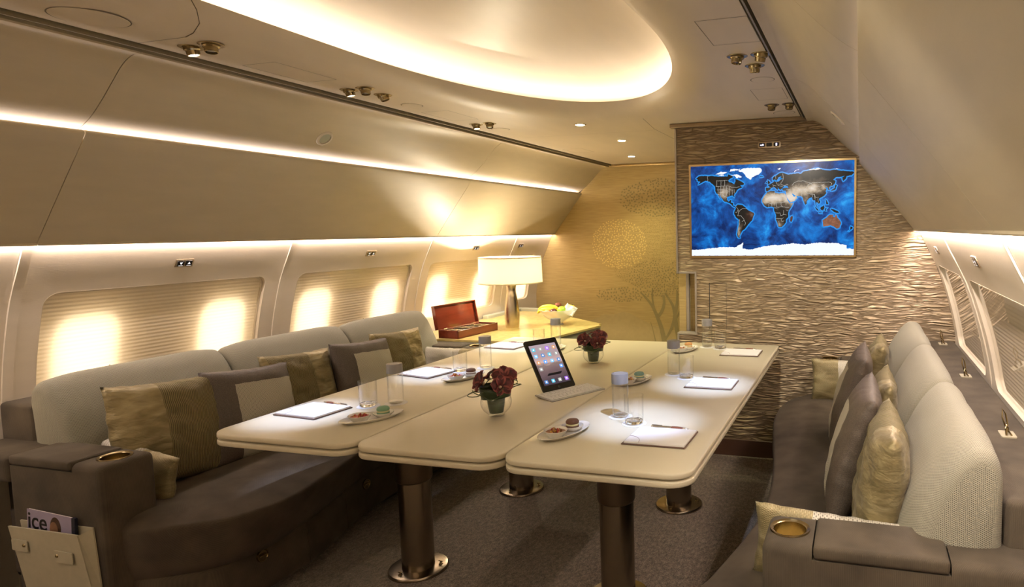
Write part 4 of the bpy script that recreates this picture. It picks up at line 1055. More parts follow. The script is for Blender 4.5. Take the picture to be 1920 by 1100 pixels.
for x0, x1, z, sx_ in ((-1.492, -1.415, .376, -1.430), (-1.290, -1.200, .358, -1.272)):
    bm = BM(); poly_prism(bm, rrect(x0, z-.026, x1, z+.014, .005, 3), 'y', 1.4710, 1.4745); tb = mk('pocket_tab', bm, 'cream_leather', pock, smooth=False)
    bm = BM(); lathe(bm, [(.0, .004), (.004, .0035), (.0065, 0)], 16); bmesh.ops.transform(bm, matrix=Matrix.Translation((sx_, 1.4712, z-.003)) @ Matrix.Rotation(pi/2, 4, 'X'), verts=bm.verts); mk('snap', bm, 'brass', tb)
mg = empty('magazine', (-1.342, 1.488, .115), 'glossy magazine with a face on its cover in the cream pocket', 'magazine')
tl = Matrix.Rotation(radians(3), 4, 'Y') @ Matrix.Rotation(radians(-1), 4, 'X') @ Matrix.Diagonal((1, .8, 1, 1))
bm = BM(); box(bm, -.115, .0, 0, .110, .008, .372); bmesh.ops.transform(bm, matrix=tl, verts=bm.verts); mk('pages', bm, 'magazine_pages', mg, smooth=False)
bm = BM(); box(bm, -.116, -.0012, 0, .098, -.0002, .374); bmesh.ops.transform(bm, matrix=tl, verts=bm.verts); cv = mk('cover', bm, 'magazine_cover', mg, smooth=False)
bm = BM(); box(bm, .098, -.0012, 0, .114, .010, .373); bmesh.ops.transform(bm, matrix=tl, verts=bm.verts); mk('spine', bm, 'magazine_dark', mg, smooth=False)
bm = BM(); lathe(bm, [(0, .0), (.026, .0)], 28, sy=1.5); bmesh.ops.transform(bm, matrix=tl @ Matrix.Translation((.022, -.0020, .325)) @ Matrix.Rotation(pi/2, 4, 'X'), verts=bm.verts); hd = mk('cover_portrait', bm, 'hair_print', cv, smooth=False)
bm = BM(); lathe(bm, [(0, .0), (.020, .0)], 28, sy=1.45); bmesh.ops.transform(bm, matrix=tl @ Matrix.Translation((.015, -.0028, .318)) @ Matrix.Rotation(pi/2, 4, 'X'), verts=bm.verts); mk('face', bm, 'skin_print', hd, smooth=False)
tx = bpy.data.curves.new('title', 'FONT'); tx.body = 'ice'; tx.size = .085; tx.extrude = .0003; tx.offset = .0008
to = bpy.data.objects.new('title', tx); C.objects.link(to); bpy.context.view_layer.update()
me = bpy.data.meshes.new_from_object(to.evaluated_get(bpy.context.evaluated_depsgraph_get())); bpy.data.objects.remove(to)
me.transform(tl @ Matrix.Translation((-.114, -.0022, .308)) @ Matrix.Rotation(pi/2, 4, 'X')); me.materials.clear(); me.materials.append(MATS['ink'])
to = bpy.data.objects.new('title', me); C.objects.link(to); to.parent = cv

# narrow side ledge beyond the left sofa's arm
bm = BM(); box(bm, -1.868, .35, 0, -1.69, 1.505, .645, .012, 2); tagit(mk('side_ledge', bm, 'side_ledge'), 'cream side ledge at the wall just before the left sofa arm', 'ledge')

# ------------------------------------------------------------------ pillows
def pillow_mesh(w_, h_, t_, seed, creases=.006, sag=0):
    n = 30; bm = BM(); uvl = bm.loops.layers.uv.new('UVMap'); r_ = random.Random(seed); off = Vector((seed*3.1, 0, 0))
    G = {}
    for sd in (-1, 1):
        for i in range(n+1):
            for j in range(n+1):
                u = -1+2*i/n; v = -1+2*j/n
                if sd == 1 and (i in (0, n) or j in (0, n)): G[sd, i, j] = G[-1, i, j]; continue
                x = u*w_/2*(1-.055*(1-v*v)*abs(u)**3); z = v*h_/2*(1-.055*(1-u*u)*abs(v)**3)
                th = t_/2*(max(0, (1-u**2)*(1-v**2))**.42)
                edge = max(abs(u), abs(v))
                wob = creases*mnoise.noise(Vector((x*16, z*22, sd*4))+off)*(1-edge**6)
                wob += creases*.9*mnoise.noise(Vector((x*40, z*44, sd*4+9))+off)*(edge**3)*(1-edge**8)
                z2 = z - sag*(1-u*u)*max(0, v)
                G[sd, i, j] = bm.verts.new((x+.004*mnoise.noise(Vector((z*30, u, 1))+off), sd*(th+wob)+.006*mnoise.noise(Vector((x*9, z*9, 2))+off), z2+.004*mnoise.noise(Vector((x*30, v, 3))+off)))
    for sd in (-1, 1):
        for i in range(n):
            for j in range(n):
                q = [(i, j), (i+1, j), (i+1, j+1), (i, j+1)]
                if sd == 1: q = q[::-1]
                try: f = bm.faces.new([G[sd, a, b] for a, b in q])
                except ValueError: continue
                f.smooth = True
                for lp, (a, b) in zip(f.loops, q): lp[uvl].uv = (a/n, b/n)
    return bm
def pillow(kind, x, y, z, w_, h_, t_, s, lean, roll, seed, label, flip=0, name='throw_pillow', group=None):
    o = mkraw(name, pillow_mesh(w_, h_, t_, seed, .009 if kind == 'gold' else .004), 'pillow_'+kind)
    m = Matrix.Rotation((pi/2 if s < 0 else -pi/2), 4, 'Z') @ Matrix.Rotation(radians(-lean), 4, 'X') @ Matrix.Rotation(radians(roll), 4, 'Y') @ Matrix.Rotation(pi*flip, 4, 'Z')
    m.translation = (x, y, z); o.matrix_world = m
    return tagit(o, label, 'pillow', group)
gL, gR = 'throw pillows leaning on the left sofa', 'throw pillows leaning on the right sofa'
pillow('gold', -1.345, 1.925, .645, .45, .42, .13, -1, 12, 5, 1, 'gold satin throw pillow nearest on the left sofa with ribbed panel', group=gL)
pillow('brown', -1.330, 2.285, .625, .44, .42, .13, -1, 14, 5, 2, 'brown pillow with mesh panel next to the nearest gold one, left sofa', group=gL)
pillow('gold', -1.370, 2.600, .64, .42, .41, .12, -1, 14, 4, 3, 'gold satin pillow between the two brown ones on the left sofa', flip=1, group=gL)
pillow('brown', -1.325, 2.985, .635, .43, .41, .13, -1, 14, 4, 4, 'farther brown pillow with mesh panel on the left sofa', group=gL)
pillow('gold', -1.360, 3.315, .64, .44, .41, .12, -1, 12, 3, 5, 'gold satin pillow farthest along the left sofa', flip=1, group=gL)
pillow('gold', 1.405, 1.965, .655, .42, .43, .15, 1, 8, 2, 6, 'bright gold satin throw pillow nearest on the right sofa', flip=1, group=gR)
pillow('brown', 1.325, 2.30, .66, .46, .46, .15, 1, 16, 0, 7, 'nearer brown pillow with pale mesh stripe on the right sofa', flip=1, group=gR)
pillow('gold', 1.40, 2.66, .64, .42, .42, .13, 1, 16, 0, 8, 'gold pillow tucked between the two brown ones on the right sofa', flip=1, group=gR)
pillow('brown', 1.305, 2.98, .66, .46, .46, .14, 1, 16, 0, 9, 'farther brown pillow with pale mesh stripe on the right sofa', flip=1, group=gR)
pillow('gold', 1.40, 3.42, .655, .42, .42, .13, 1, 16, 0, 10, 'gold pillow farthest back on the right sofa', flip=1, group=gR)
def bolster(x, y, z, s, face, roll, lean, seed, label, w_=.50, h_=.22):
    o = mkraw('lumbar_pillow', pillow_mesh(w_, h_, .09, seed, .006), 'pillow_bolster')
    m = Matrix.Rotation(0 if face < 0 else pi, 4, 'Z') @ Matrix.Rotation(radians(-lean), 4, 'X') @ Matrix.Rotation(radians(roll), 4, 'Y'); m.translation = (x, y, z); o.matrix_world = m
    return tagit(o, label, 'pillow', 'narrow lumbar pillows against the sofa arms')
# u grows with local x; the gold end is at u>.68 and points to the aisle
o = bolster(-1.375, 1.765, .535, -1, -1, 8, 4, 11, 'narrow mesh and gold pillow behind the near left armrest', .54)
o = bolster(1.305, 1.765, .535, 1, 1, -4, 4, 12, 'narrow mesh and gold pillow behind the near right armrest', .50)
o = bolster(1.315, 3.70, .562, 1, 1, 0, 2, 13, 'narrow gold and mesh pillow against the far right armrest', .48, .24)
o.matrix_world = Matrix.Translation((1.315, 3.715, .565)) @ Matrix.Rotation(pi, 4, 'Z') @ Matrix.Rotation(radians(6), 4, 'X')
o = bolster(-1.28, 3.68, .555, -1, -1, 0, 8, 14, 'pale narrow pillow against the far left armrest', .50, .24)

# ------------------------------------------------------------------ conference table
tb = empty('conference_table', (0, 2.78, 0), 'large cream conference table of three joined leaves on steel pedestals', 'table')
XLs = [(-.890, -.2855), (-.2820, .2660), (.2695, .882)]; YN, YFr = 1.718, 3.853
for k, (xa, xb) in enumerate(XLs):
    for nm, z0, z1, mt in (('tabletop_leaf', .711, .730, 'table_top'), ('lower_leaf', .686, .7055, 'table_top')):
        r = .075; rad = (.03, .03, r, r)
        bm = BM(); loop = rrect(xa, YN-2.78, xb, YFr-2.78, r, 8, radii=rad)
        cxm = (xa+xb)/2
        def off(d): return rrect(xa+d, YN-2.78+d, xb-d, YFr-2.78-d, r, 8, radii=tuple(max(.004, q-d) for q in rad))
        R_ = [[bm.verts.new((x, y, z)) for x, y in P_] for P_, z in ((off(.005), z0), (off(.0015), z0+.0015), (loop, z0+.005), (loop, z1-.005), (off(.0015), z1-.0015), (off(.005), z1))]
        for a, b in zip(R_, R_[1:]):
            for i in range(len(a)):
                j = (i+1) % len(a); bm.faces.new((a[i], a[j], b[j], b[i]))
        bm.faces.new(R_[0]); bm.faces.new(R_[-1]); mk(nm, bm, mt, tb, angle=60)
for k, (x, y) in enumerate(((-.467, 2.266), (.444, 2.266), (-.467, 3.147), (.444, 3.147))):
    y -= 2.78
    bm = BM(); lathe(bm, [(0, .686), (.14, .686), (.14, .672), (.073, .668), (.073, .40), (.069, .392), (.066, .39)], 40, x, y)
    pc = mk('pedestal', bm, 'steel_dark', tb)
    bm = BM(); lathe(bm, [(.066, .392), (.066, .055), (.0665, .012), (.0, .012)], 40, x, y); mk('pedestal_sleeve', bm, 'steel', pc)
    bm = BM(); lathe(bm, [(.0, .015), (.105, .015), (.118, .012), (.122, .006), (.122, .0), (0, 0)], 56, x, y); bp = mk('base_plate', bm, 'steel', pc)
    for a in (.35, 2.4, 4.5):
        sx_, sy_ = x+.093*cos(a), y+.093*sin(a)
        bm = BM(); lathe(bm, [(.009, .015), (.009, .018), (.0035, .019), (.0035, .030), (0, .031)], 12, sx_, sy_); box(bm, sx_-.011, sy_-.002, .025, sx_+.011, sy_+.002, .029, .001, 1); mk('wing_screw', bm, 'brass', bp)
bm = BM(); inlayz = .7302
bm.faces.new([bm.verts.new(p) for p in ((-.2815, -.18, .7301), (.266, -.18, .7301), (.266, -.1785, .7301), (-.2815, -.1785, .7301))]); mk('leaf_joint', bm, 'table_under', tb, smooth=False)

# ------------------------------------------------------------------ place settings
ZT = .7305
def notepad(x, y, rz, label):
    t = empty('notepad', (x, y, ZT), label, 'notepad', 'leather backed notepads at the six places', rz)
    bm = BM(); box(bm, -.108, -.090, 0, .108, .090, .004, .0015, 1); mk('leather_board', bm, 'leather_brown', t)
    bm = BM(); box(bm, -.1, -.083, .004, .104, .084, .0095); mk('paper_stack', bm, 'paper', t, smooth=False)
    bm = BM(); tube(bm, [(.104-.055+.055*(1-cos(a))*-1+.0, -.083+.055*sin(a)*0+.0, .0098) for a in (0, .1)], .0003, 4)
    bm.free(); bm = BM(); tube(bm, [(-.1+.05*sin(a)+.0, -.083+.07*(1-cos(pi/2-a)) if False else -.083+.06*cos(a), .0099) for a in [i*pi/16 for i in range(9)]], .0006, 4); mk('corner_cord', bm, 'pen_wood', t)
    return t
def pen(x, y, rz, flip, label):
    t = empty('ballpoint_pen', (x, y, ZT+.0005), label, 'pen', 'silver and wood pens beside the notepads', rz)
    s = -1 if flip else 1
    R3 = Matrix.Translation((0, 0, .006)) @ Matrix.Rotation(s*pi/2, 4, 'Y')
    for nm, prof, mt in (('barrel', [(.0, -.072), (.0038, -.070), (.0048, -.064), (.0052, -.02), (.0052, .004)], 'pen_metal'), ('grip', [(.0052, .004), (.0062, .008), (.0066, .025), (.0060, .044), (.005, .047)], 'pen_wood'), ('tip', [(.005, .047), (.0044, .056), (.0018, .068), (0, .070)], 'pen_metal')):
        bm = BM(); lathe(bm, prof, 16); bmesh.ops.transform(bm, matrix=R3, verts=bm.verts); mk(nm, bm, mt, t)
    bm = BM(); box(bm, -.068*s-.0, -.0015, .0115, -.030*s, .0015, .0130) if s > 0 else box(bm, .030, -.0015, .0115, .068, .0015, .0130); mk('clip', bm, 'pen_metal', t)
    return t
def coaster(x, y, label):
    t = BM(); lathe(t, [(0, 0), (.044, 0), (.0445, .0007), (.044, .0014), (0, .0014)], 40); o = mk('paper_coaster', t, 'paper'); o.location = (x, y, ZT); return tagit(o, label, 'coaster', 'round white paper coasters')
def bottle(x, y, label):
    t = empty('water_bottle', (x, y, ZT+.0018), label, 'bottle', 'clear water bottles with grey caps')
    bm = BM(); lathe(bm, [(0, .002), (.026, .001), (.030, .004), (.0305, .02), (.0305, .125), (.029, .131)], 32); mk('bottle_body', bm, 'clear_glass', t)
    bm = BM(); lathe(bm, [(0, .0105), (.0278, .0125), (.0280, .118), (0, .118)], 32); mk('water', bm, 'water', t)
    bm = BM(); lathe(bm, [(0, .0045), (.027, .0045), (.027, .0085), (0, .0095)], 32); mk('thick_bottom', bm, 'thick_glass', t)
    bm = BM(); lathe(bm, [(.0298, .126), (.0312, .127), (.0312, .160), (.0302, .1635), (.021, .1645), (.0205, .1638), (0, .1638)], 36); mk('cap', bm, 'cap_grey', t)
    return t
def tumbler(x, y, label):
    t = empty('drinking_glass', (x, y, ZT+.0018), label, 'glass', 'empty straight sided drinking glasses')
    bm = BM(); lathe(bm, [(.030, .001), (.0335, .004), (.0347, .100), (.0352, .1032), (.0346, .1042), (.0336, .1036)], 36); mk('wall', bm, 'clear_glass', t)
    bm = BM(); lathe(bm, [(0, .001), (.029, .001), (.0315, .004), (.0312, .013), (.020, .010), (0, .009)], 36); mk('thick_bottom', bm, 'thick_glass', t)
    return t
def nuts(parent, cx, cy, z, kinds, seed, n=16, R=.027):
    r_ = random.Random(seed)
    for k in range(n):
        a = r_.random()*6.28; q = R*sqrt(r_.random())*.86; bm = BM(); sz = r_.uniform(.0045, .0075)
        lathe(bm, [(0, -1), (.6, -.8), (.95, -.2), (.9, .4), (.45, .9), (0, 1)], 10)
        m = Matrix.Translation((cx+q*cos(a), cy+q*sin(a), z+r_.uniform(0, .006)+(R-q)*.18)) @ Matrix.Rotation(r_.random()*6, 4, 'X') @ Matrix.Rotation(r_.random()*6, 4, 'Z') @ Matrix.Diagonal((sz*.75, sz*.6, sz*1.2, 1))
        bmesh.ops.transform(bm, matrix=m, verts=bm.verts)
        o = mk(kinds[k % len(kinds)][0], bm, kinds[k % len(kinds)][1]); o.parent = parent
PLN = 0
def snack(x, y, rz, mac, kinds, seed, label, sweet_label, mix_label):
    """oval plate, two little bowls standing on it, a sweet in one and a nut mix in the other"""
    c_, s_ = cos(rz), sin(rz)
    def W(a, b): return (x+a*c_-b*s_, y+a*s_+b*c_)
    bm = BM(); lathe(bm, [(0, .003), (.07, .003), (.078, .0045), (.100, .0125), (.1035, .0145), (.1035, .0125), (.082, .001), (.072, 0), (0, 0)], 56, sx=1.13, sy=.56)
    pl = mk('oval_plate', bm, 'white_china'); pl.location = (x, y, ZT); pl.rotation_euler = (0, 0, rz); tagit(pl, label, 'plate', 'oval white snack plates')
    for q, (a, nm) in enumerate(((-.043, 'nut_bowl'), (.043, 'sweet_bowl'))):
        bm = BM(); prof = [(0, .002), (.022, .001), (.024, 0), (.026, .003), (.036, .014), (.040, .022), (.0408, .0225), (.0395, .0235), (.034, .016), (.024, .0065), (0, .006)] if q == 0 else [(0, .002), (.022, .001), (.024, 0), (.027, .003), (.037, .012), (.0385, .0165), (.037, .0165), (.034, .0135), (.024, .0065), (0, .006)]
        lathe(bm, prof, 36); b_ = mk('snack_bowl', bm, 'white_china'); wx_, wy_ = W(a, 0); b_.location = (wx_, wy_, ZT+.0035)
        tagit(b_, mix_label[0] if q == 0 else sweet_label[0], 'bowl', 'small white bowls on the oval plates')
        if q == 0:
            st = empty('nut_mix', (wx_, wy_, ZT+.0035), mix_label[1], 'snack')
            nuts(st, 0, 0, .0135, kinds, seed)
            bm = BM(); lathe(bm, [(0, .0068), (.024, .0072), (.034, .0165), (.030, .017), (0, .017)], 24); ob_ = mk('nut_layer', bm, kinds[0][1], st)
        else:
            st = empty('macaron', (wx_, wy_, ZT+.0102), sweet_label[1], 'sweet', 'round filled sweets on the snack plates')
            for nm2, z, mt, pr_ in (('lower_shell', 0, mac[0], [(0, 0), (.018, .0), (.0225, .004), (.023, .009), (.0215, .0105), (0, .0105)]), ('filling', .0105, mac[1], [(0, 0), (.0215, 0), (.0222, .003), (.0215, .006), (0, .006)]), ('upper_shell', .0165, mac[0], [(0, 0), (.0215, 0), (.0232, .002), (.023, .007), (.019, .0125), (.010, .015), (0, .0155)])):
                bm = BM(); lathe(bm, pr_, 30); bmesh.ops.translate(bm, vec=(0, 0, z), verts=bm.verts); mk(nm2, bm, mt, st)
NUTS = [('almond', 'nut_brown'), ('cashew', 'nut_tan'), ('raisin', 'berry_red'), ('peanut', 'fruit_gold')]
FRU = [('dried_fruit', 'berry_red'), ('berry', 'peach_orange'), ('nut_piece', 'fruit_gold'), ('berry', 'berry_red')]
side_w = {-1: 'left', 1: 'right'}; pos_w = ['near', 'middle', 'far']
padx = {-1: -.735, 1: .704}
for s in (-1, 1):
    for k in range(3):
        y = (2.035, 2.735, 3.505)[k] if s < 0 else (2.022, 2.80, 3.555)[k]
        wd = '%s %s' % (pos_w[k], side_w[s])
        seatw = 'the %s place on the table\'s %s side' % (pos_w[k], side_w[s])
        notepad(padx[s], y, radians(-5 if s < 0 else 0) if k != 1 else radians(-12 if s < 0 else 0), 'white notepad on brown leather at '+seatw)
        pen(padx[s]+(.012 if s < 0 else .005), y+.098, radians(-10 if s < 0 else -3), s < 0, 'pen with brown grip above the notepad at '+seatw)
        bx, by = ((-.495, 2.215), (-.515, 2.915), (-.455, 3.60))[k] if s < 0 else ((.483, 2.232), (.480, 2.965), (.472, 3.71))[k]
        gx, gy = ((-.575, 2.150), (-.598, 2.815), (-.545, 3.55))[k] if s < 0 else ((.562, 2.160), (.560, 2.90), (.560, 3.672))[k]
        coaster(bx, by, 'white paper coaster under the bottle at '+seatw); coaster(gx, gy, 'white paper coaster under the glass at '+seatw)
        bottle(bx, by, 'water bottle with grey cap at '+seatw); tumbler(gx, gy, 'clear empty tumbler at '+seatw)
for (x, y, rz, mac, kinds, sd, wd, swc, mixc) in [
    (-.425, 1.995, radians(62), ('macaron_green', 'macaron_filling'), FRU, 1, 'near left', 'green macaron', 'dried fruit and nuts'),
    (-.485, 2.675, radians(72), ('macaron_cocoa', 'white_china'), FRU, 2, 'middle left', 'brown cocoa macaron', 'red and orange fruit pieces'),
    (-.405, 3.43, radians(75), ('white_china', 'macaron_filling'), NUTS, 3, 'far left', 'white sweet', 'nuts'),
    (.366, 1.995, radians(74), ('macaron_cocoa', 'macaron_filling'), NUTS, 4, 'near right', 'chocolate sandwich cookie', 'mixed nuts and raisins'),
    (.345, 2.765, radians(72), ('macaron_teal', 'macaron_filling'), NUTS, 5, 'middle right', 'teal macaron', 'mixed nuts and raisins'),
    (.370, 3.575, radians(74), ('macaron_orange', 'macaron_filling'), NUTS, 6, 'far right', 'orange macaron', 'nuts')]:
    a, b = wd.split(); pw = 'the %s place on the table\'s %s side' % (a, b)
    pw = 'the %s place, %s table side' % (a, b)
    snack(x, y, rz, mac, kinds, sd, 'oval white snack plate at '+pw, ('shallow white bowl under the sweet at '+pw, swc+' in a white bowl at '+pw), ('small bowl holding the nut mix at '+pw, mixc+' in a bowl at '+pw))

# ------------------------------------------------------------------ tablet with keyboard
kd = (Vector((.160, 2.668))-Vector((.045, 2.446))).normalized(); ang = atan2(kd.y, kd.x)
K0 = Vector((.145, 2.520, ZT)); ux = Vector((kd.x, kd.y, 0)); uy = Vector((kd.y, -kd.x, 0))   # ux along keys, uy towards the reader
kb = empty('keyboard', K0, 'slim white wireless keyboard lying in front of the tablet', 'keyboard', rz=ang)
bm = BM(); box(bm, -.142, -.062, 0, .142, .062, .006, .003, 3); bmesh.ops.transform(bm, matrix=Matrix.Rotation(radians(3.2), 4, 'X') @ Matrix.Translation((0, 0, .0015)), verts=bm.verts); mk('keyboard_body', bm, 'kbd_alu', kb)
Mk = Matrix.Rotation(radians(3.2), 4, 'X')
rows_ = [[1]*14, [1]*13+[1], [1.3]+[1]*12+[.7], [1.5]+[1]*11+[1.5], [2]+[1]*10+[2], [1, 1, 1, 1.2, 5, 1.2, 1, 1, 1, .6]]
for ri, row in enumerate(rows_):
    tot = sum(row); xk = -.137; unit = .274/tot
    hh = .0105 if ri == 0 else .0165; yk = .054-sum([.0125] + [.0188]*5 if False else [(.0125 if q == 0 else .0188) for q in range(ri)])
    for kw_ in row:
        wd_ = kw_*unit
        bm = BM(); box(bm, xk+.0012, yk-hh, .0072, xk+wd_-.0012, yk, .0092, .0008, 1); bmesh.ops.transform(bm, matrix=Mk, verts=bm.verts); mk('key', bm, 'key_white', kb); xk += wd_
tbm = empty('tablet', K0-uy*.082+ux*.006, 'black bordered tablet propped upright with app icons on screen', 'tablet', rz=ang)
# local frame: x along the keys, z up the leaning slab, thickness away from the reader (+y)
TWd, THt, LEAN = .172, .250, radians(35)
Mt = Matrix.Translation((0, 0, .005)) @ Matrix.Rotation(-LEAN, 4, 'X')
bm = BM(); poly_prism(bm, rrect(-TWd/2, 0, TWd/2, THt, .009, 5), 'y', 0, .008); bmesh.ops.transform(bm, matrix=Mt, verts=bm.verts); mk('tablet_body', bm, 'black_gloss', tbm, smooth=False)
scn = bpy.data.objects.new('screen', None)
bm = BM(); box(bm, -.070, -.0008, -.0985, .070, .0, .0985)
bmesh.ops.translate(bm, vec=(0, 0, 0), verts=bm.verts); so = mk('screen', bm, 'screen_picture', tbm, smooth=False); so.matrix_local = Mt @ Matrix.Translation((0, -.0002, THt/2+.001))
r_ = random.Random(4)
for ri in range(5):
    for ci in range(4):
        if ri == 3 and ci in (1,): continue
        x = -.054+ci*.036; z = .076-ri*.032 if ri < 4 else -.084
        if ri == 3 and ci == 2: continue
        if ri == 4: z = -.083
        bm = BM(); poly_prism(bm, rrect(x-.0085, z-.0085, x+.0085, z+.0085, .003, 3), 'y', -.0016, -.0009); ic = mk('app_icon', bm, 'icon_%s' % 'abcdefg'[(ri*3+ci*2) % 7], so, smooth=False)
        bm = BM(); lathe(bm, [(0, 0), (.0042, 0)], 12); bmesh.ops.transform(bm, matrix=Matrix.Translation((x, -.0019, z)) @ Matrix.Rotation(pi/2, 4, 'X'), verts=bm.verts); mk('icon_mark', bm, 'icon_white', ic, smooth=False)
bm = BM(); lathe(bm, [(0, .0006), (.0055, .0004), (.0062, 0)], 20); bmesh.ops.transform(bm, matrix=Mt @ Matrix.Translation((0, 0, .011)) @ Matrix.Rotation(pi/2, 4, 'X'), verts=bm.verts); mk('home_button', bm, 'black_soft', tbm)
bm = BM(); slab_p = [(-.03, .008, .04), (.03, .008, .04), (.03, .075, -.003), (-.03, .075, -.003)]
a = [bm.verts.new(p) for p in ((-.035, .030, .075), (.035, .030, .075), (.035, .085, .0), (-.035, .085, .0))]; b = [bm.verts.new((v.co.x, v.co.y+.003, v.co.z)) for v in a]
bm.faces.new(a); bm.faces.new(b[::-1])
for i in range(4): bm.faces.new((a[i], a[(i+1) % 4], b[(i+1) % 4], b[i]))
mk('stand', bm, 'black_soft', tbm, smooth=False)

# ------------------------------------------------------------------ orchids
def orchid_vase(x, y, sc, seed, label):
    r_ = random.Random(seed)
    t = empty('orchid_arrangement', (x, y, ZT), label, 'flowers', 'dark orchids in round glass bowls')
    bm = BM(); Rr = .056*sc
    prof = [(0, .003), (.022*sc, .001), (.028*sc, .0)]+[(Rr*sin(a), .050*sc-.050*sc*cos(a)) for a in [radians(q) for q in range(36, 146, 10)]]+[(.036*sc, .094*sc)]
    inner = [(p[0]-.0022, p[1]+(.004 if p[1] < .02 else 0)) for p in prof[::-1] if p[0] > .003]+[(0, .008)]
    lathe(bm, prof, 40); mk('glass_bowl', bm, 'clear_glass', t)
    bm = BM(); lathe(bm, [(0, .010*sc), (.025*sc, .011*sc), (.030*sc, .040*sc), (.033*sc, .072*sc), (.030*sc, .085*sc), (0, .085*sc)], 24); mk('leaf_wrap', bm, 'leaf_green', t)
    # broad leaf collar wrapped round the rim
    bm = BM(); n = 48; rows = []
    for k in range(n+1):
        a = 2*pi*k/n*1.08+.4; wv = .004*sin(3*a+seed); zt = (.110+.005*sin(a*2+seed))*sc; zb = (.066+.006*sin(a+1+seed))*sc
        rt = (.056+.003*sin(2*a)+.0015*k/n)*sc; rb = (.051+.0015*k/n)*sc
        rows.append([bm.verts.new(((rb+(rt-rb)*q)*cos(a), (rb+(rt-rb)*q)*sin(a), zb+(zt-zb)*q+wv*q)) for q in (0, .33, .66, 1)])
    for a, b in zip(rows, rows[1:]):
        for i in range(3): bm.faces.new((a[i], a[i+1], b[i+1], b[i]))
    o = mk('leaf_collar', bm, 'leaf_green', t); m_ = o.modifiers.new('s', 'SOLIDIFY'); m_.thickness = .0015
    # looping grass blades
    for k, (a, rad) in enumerate(((.3, .085), (2.0, .08), (3.5, .092), (5.2, .082))):
        P_ = []
        for q in range(20):
            th = q/19*2.6-1.3+a; rr_ = rad*sc*(.62+.38*cos(q/19*pi*2-pi)**2*1.0+.10*sin(q/19*pi)); P_.append((rr_*cos(th), rr_*sin(th), (.098+.022*sin(q/19*pi*1.5+k))*sc))
        bm = BM(); tube(bm, P_, .0018*sc, 6); mk('grass_blade', bm, 'grass_green', t)
    # blooms
    spots = [(-.022, -.030, .137, -.5, -1.5), (.030, .004, .150, .5, -1.2), (.034, -.034, .128, .9, -1.6), (-.034, .020, .140, -1.2, -.9), (.010, .038, .140, 2.6, -1.0)]
    for bi, (fx_, fy_, fz_, rz_, tip) in enumerate(spots):
        fm = Matrix.Translation((fx_*sc*1.15, fy_*sc*1.15, (fz_-.014)*sc)) @ Matrix.Scale(1.18, 4) @ Matrix.Rotation(rz_+r_.uniform(-.3, .3), 4, 'Z') @ Matrix.Rotation(tip*-.75, 4, 'X')
        bloom = None
        for pi_, (ang_, ln, wd2) in enumerate(((pi/2, .042, .038), (pi/2+1.25, .043, .052), (pi/2-1.25, .043, .052), (pi/2+2.45, .038, .030), (pi/2-2.45, .038, .030))):
            bm = BM(); nn = 9; mm = 6; G = []
            for i in range(nn+1):
                t_ = i/nn; wl = wd2*sc*sin(pi*min(1, t_*.94+.06))**.7*(.5+.5*t_)*1.15; row = []
                for j in range(mm+1):
                    u = -1+2*j/mm
                    row.append(bm.verts.new((ln*sc*t_, u*wl/2, .010*sc*(t_**2)*1.2*(-1 if bi % 2 else 1)*.5+.006*sc*u*u+.008*sc*sin(t_*pi))))
                G.append(row)
            for i in range(nn):
                for j in range(mm):
                    f = bm.faces.new((G[i][j], G[i+1][j], G[i+1][j+1], G[i][j+1])); f.material_index = 1 if (j in (0, mm-1) and i > 1) or i == nn-1 else 0
            bmesh.ops.transform(bm, matrix=fm @ Matrix.Rotation(ang_, 4, 'Z') @ Matrix.Rotation(-.28, 4, 'Y'), verts=bm.verts)
            if bloom is None:
                bloom = mk('bloom', bm, None, t, mats=['orchid', 'orchid_edge'], angle=80)
            else: mk('petal', bm, None, bloom, mats=['orchid', 'orchid_edge'], angle=80)
        bm = BM(); lathe(bm, [(0, .012), (.003, .011), (.005, .006), (.006, 0), (.003, -.002), (0, -.002)], 10); bmesh.ops.transform(bm, matrix=fm @ Matrix.Scale(sc, 4), verts=bm.verts); mk('lip', bm, 'orchid_lip', bloom)
    return t
orchid_vase(.010, 2.150, 1.04, 1, 'burgundy orchids in a round glass bowl nearest on the table')
orchid_vase(-.012, 3.140, .98, 2, 'burgundy orchids in a round glass bowl beyond the tablet')

# ------------------------------------------------------------------ corner console and what stands on it
cz = .675
top = [(-1.84, 3.965), (-.905, 3.965), (-.80, 4.05), (-.650, 4.86), (-1.05, 5.18), (-1.60, 5.60), (-1.86, 5.62)]
cn = empty('corner_console', (-1.4, 4.5, 0), 'corner console with a yellow onyx top beyond the left sofa', 'console')
def lp(P_, d=0):
    c = Vector((-1.35, 4.6)); return [((p[0]-c.x)*(1-d)+c.x+1.4, (p[1]-c.y)*(1-d)+c.y-4.5) for p in P_]
bm = BM(); poly_prism(bm, lp(top), 'z', cz-.014, cz); bmesh.ops.bevel(bm, geom=[e for e in bm.edges if abs(e.verts[0].co.z-e.verts[1].co.z) > .001], offset=.05, segments=5, affect='EDGES'); mk('console_top', bm, 'console_yellow', cn, smooth=False)
bm = BM(); poly_prism(bm, lp(top, .012), 'z', cz-.07, cz-.0145); bmesh.ops.bevel(bm, geom=[e for e in bm.edges if abs(e.verts[0].co.z-e.verts[1].co.z) > .001], offset=.05, segments=5, affect='EDGES'); mk('console_rim', bm, 'console_side', cn, smooth=False)
bm = BM(); poly_prism(bm, lp(top, .05), 'z', 0, cz-.0705); mk('cabinet_body', bm, 'console_side', cn, smooth=False)
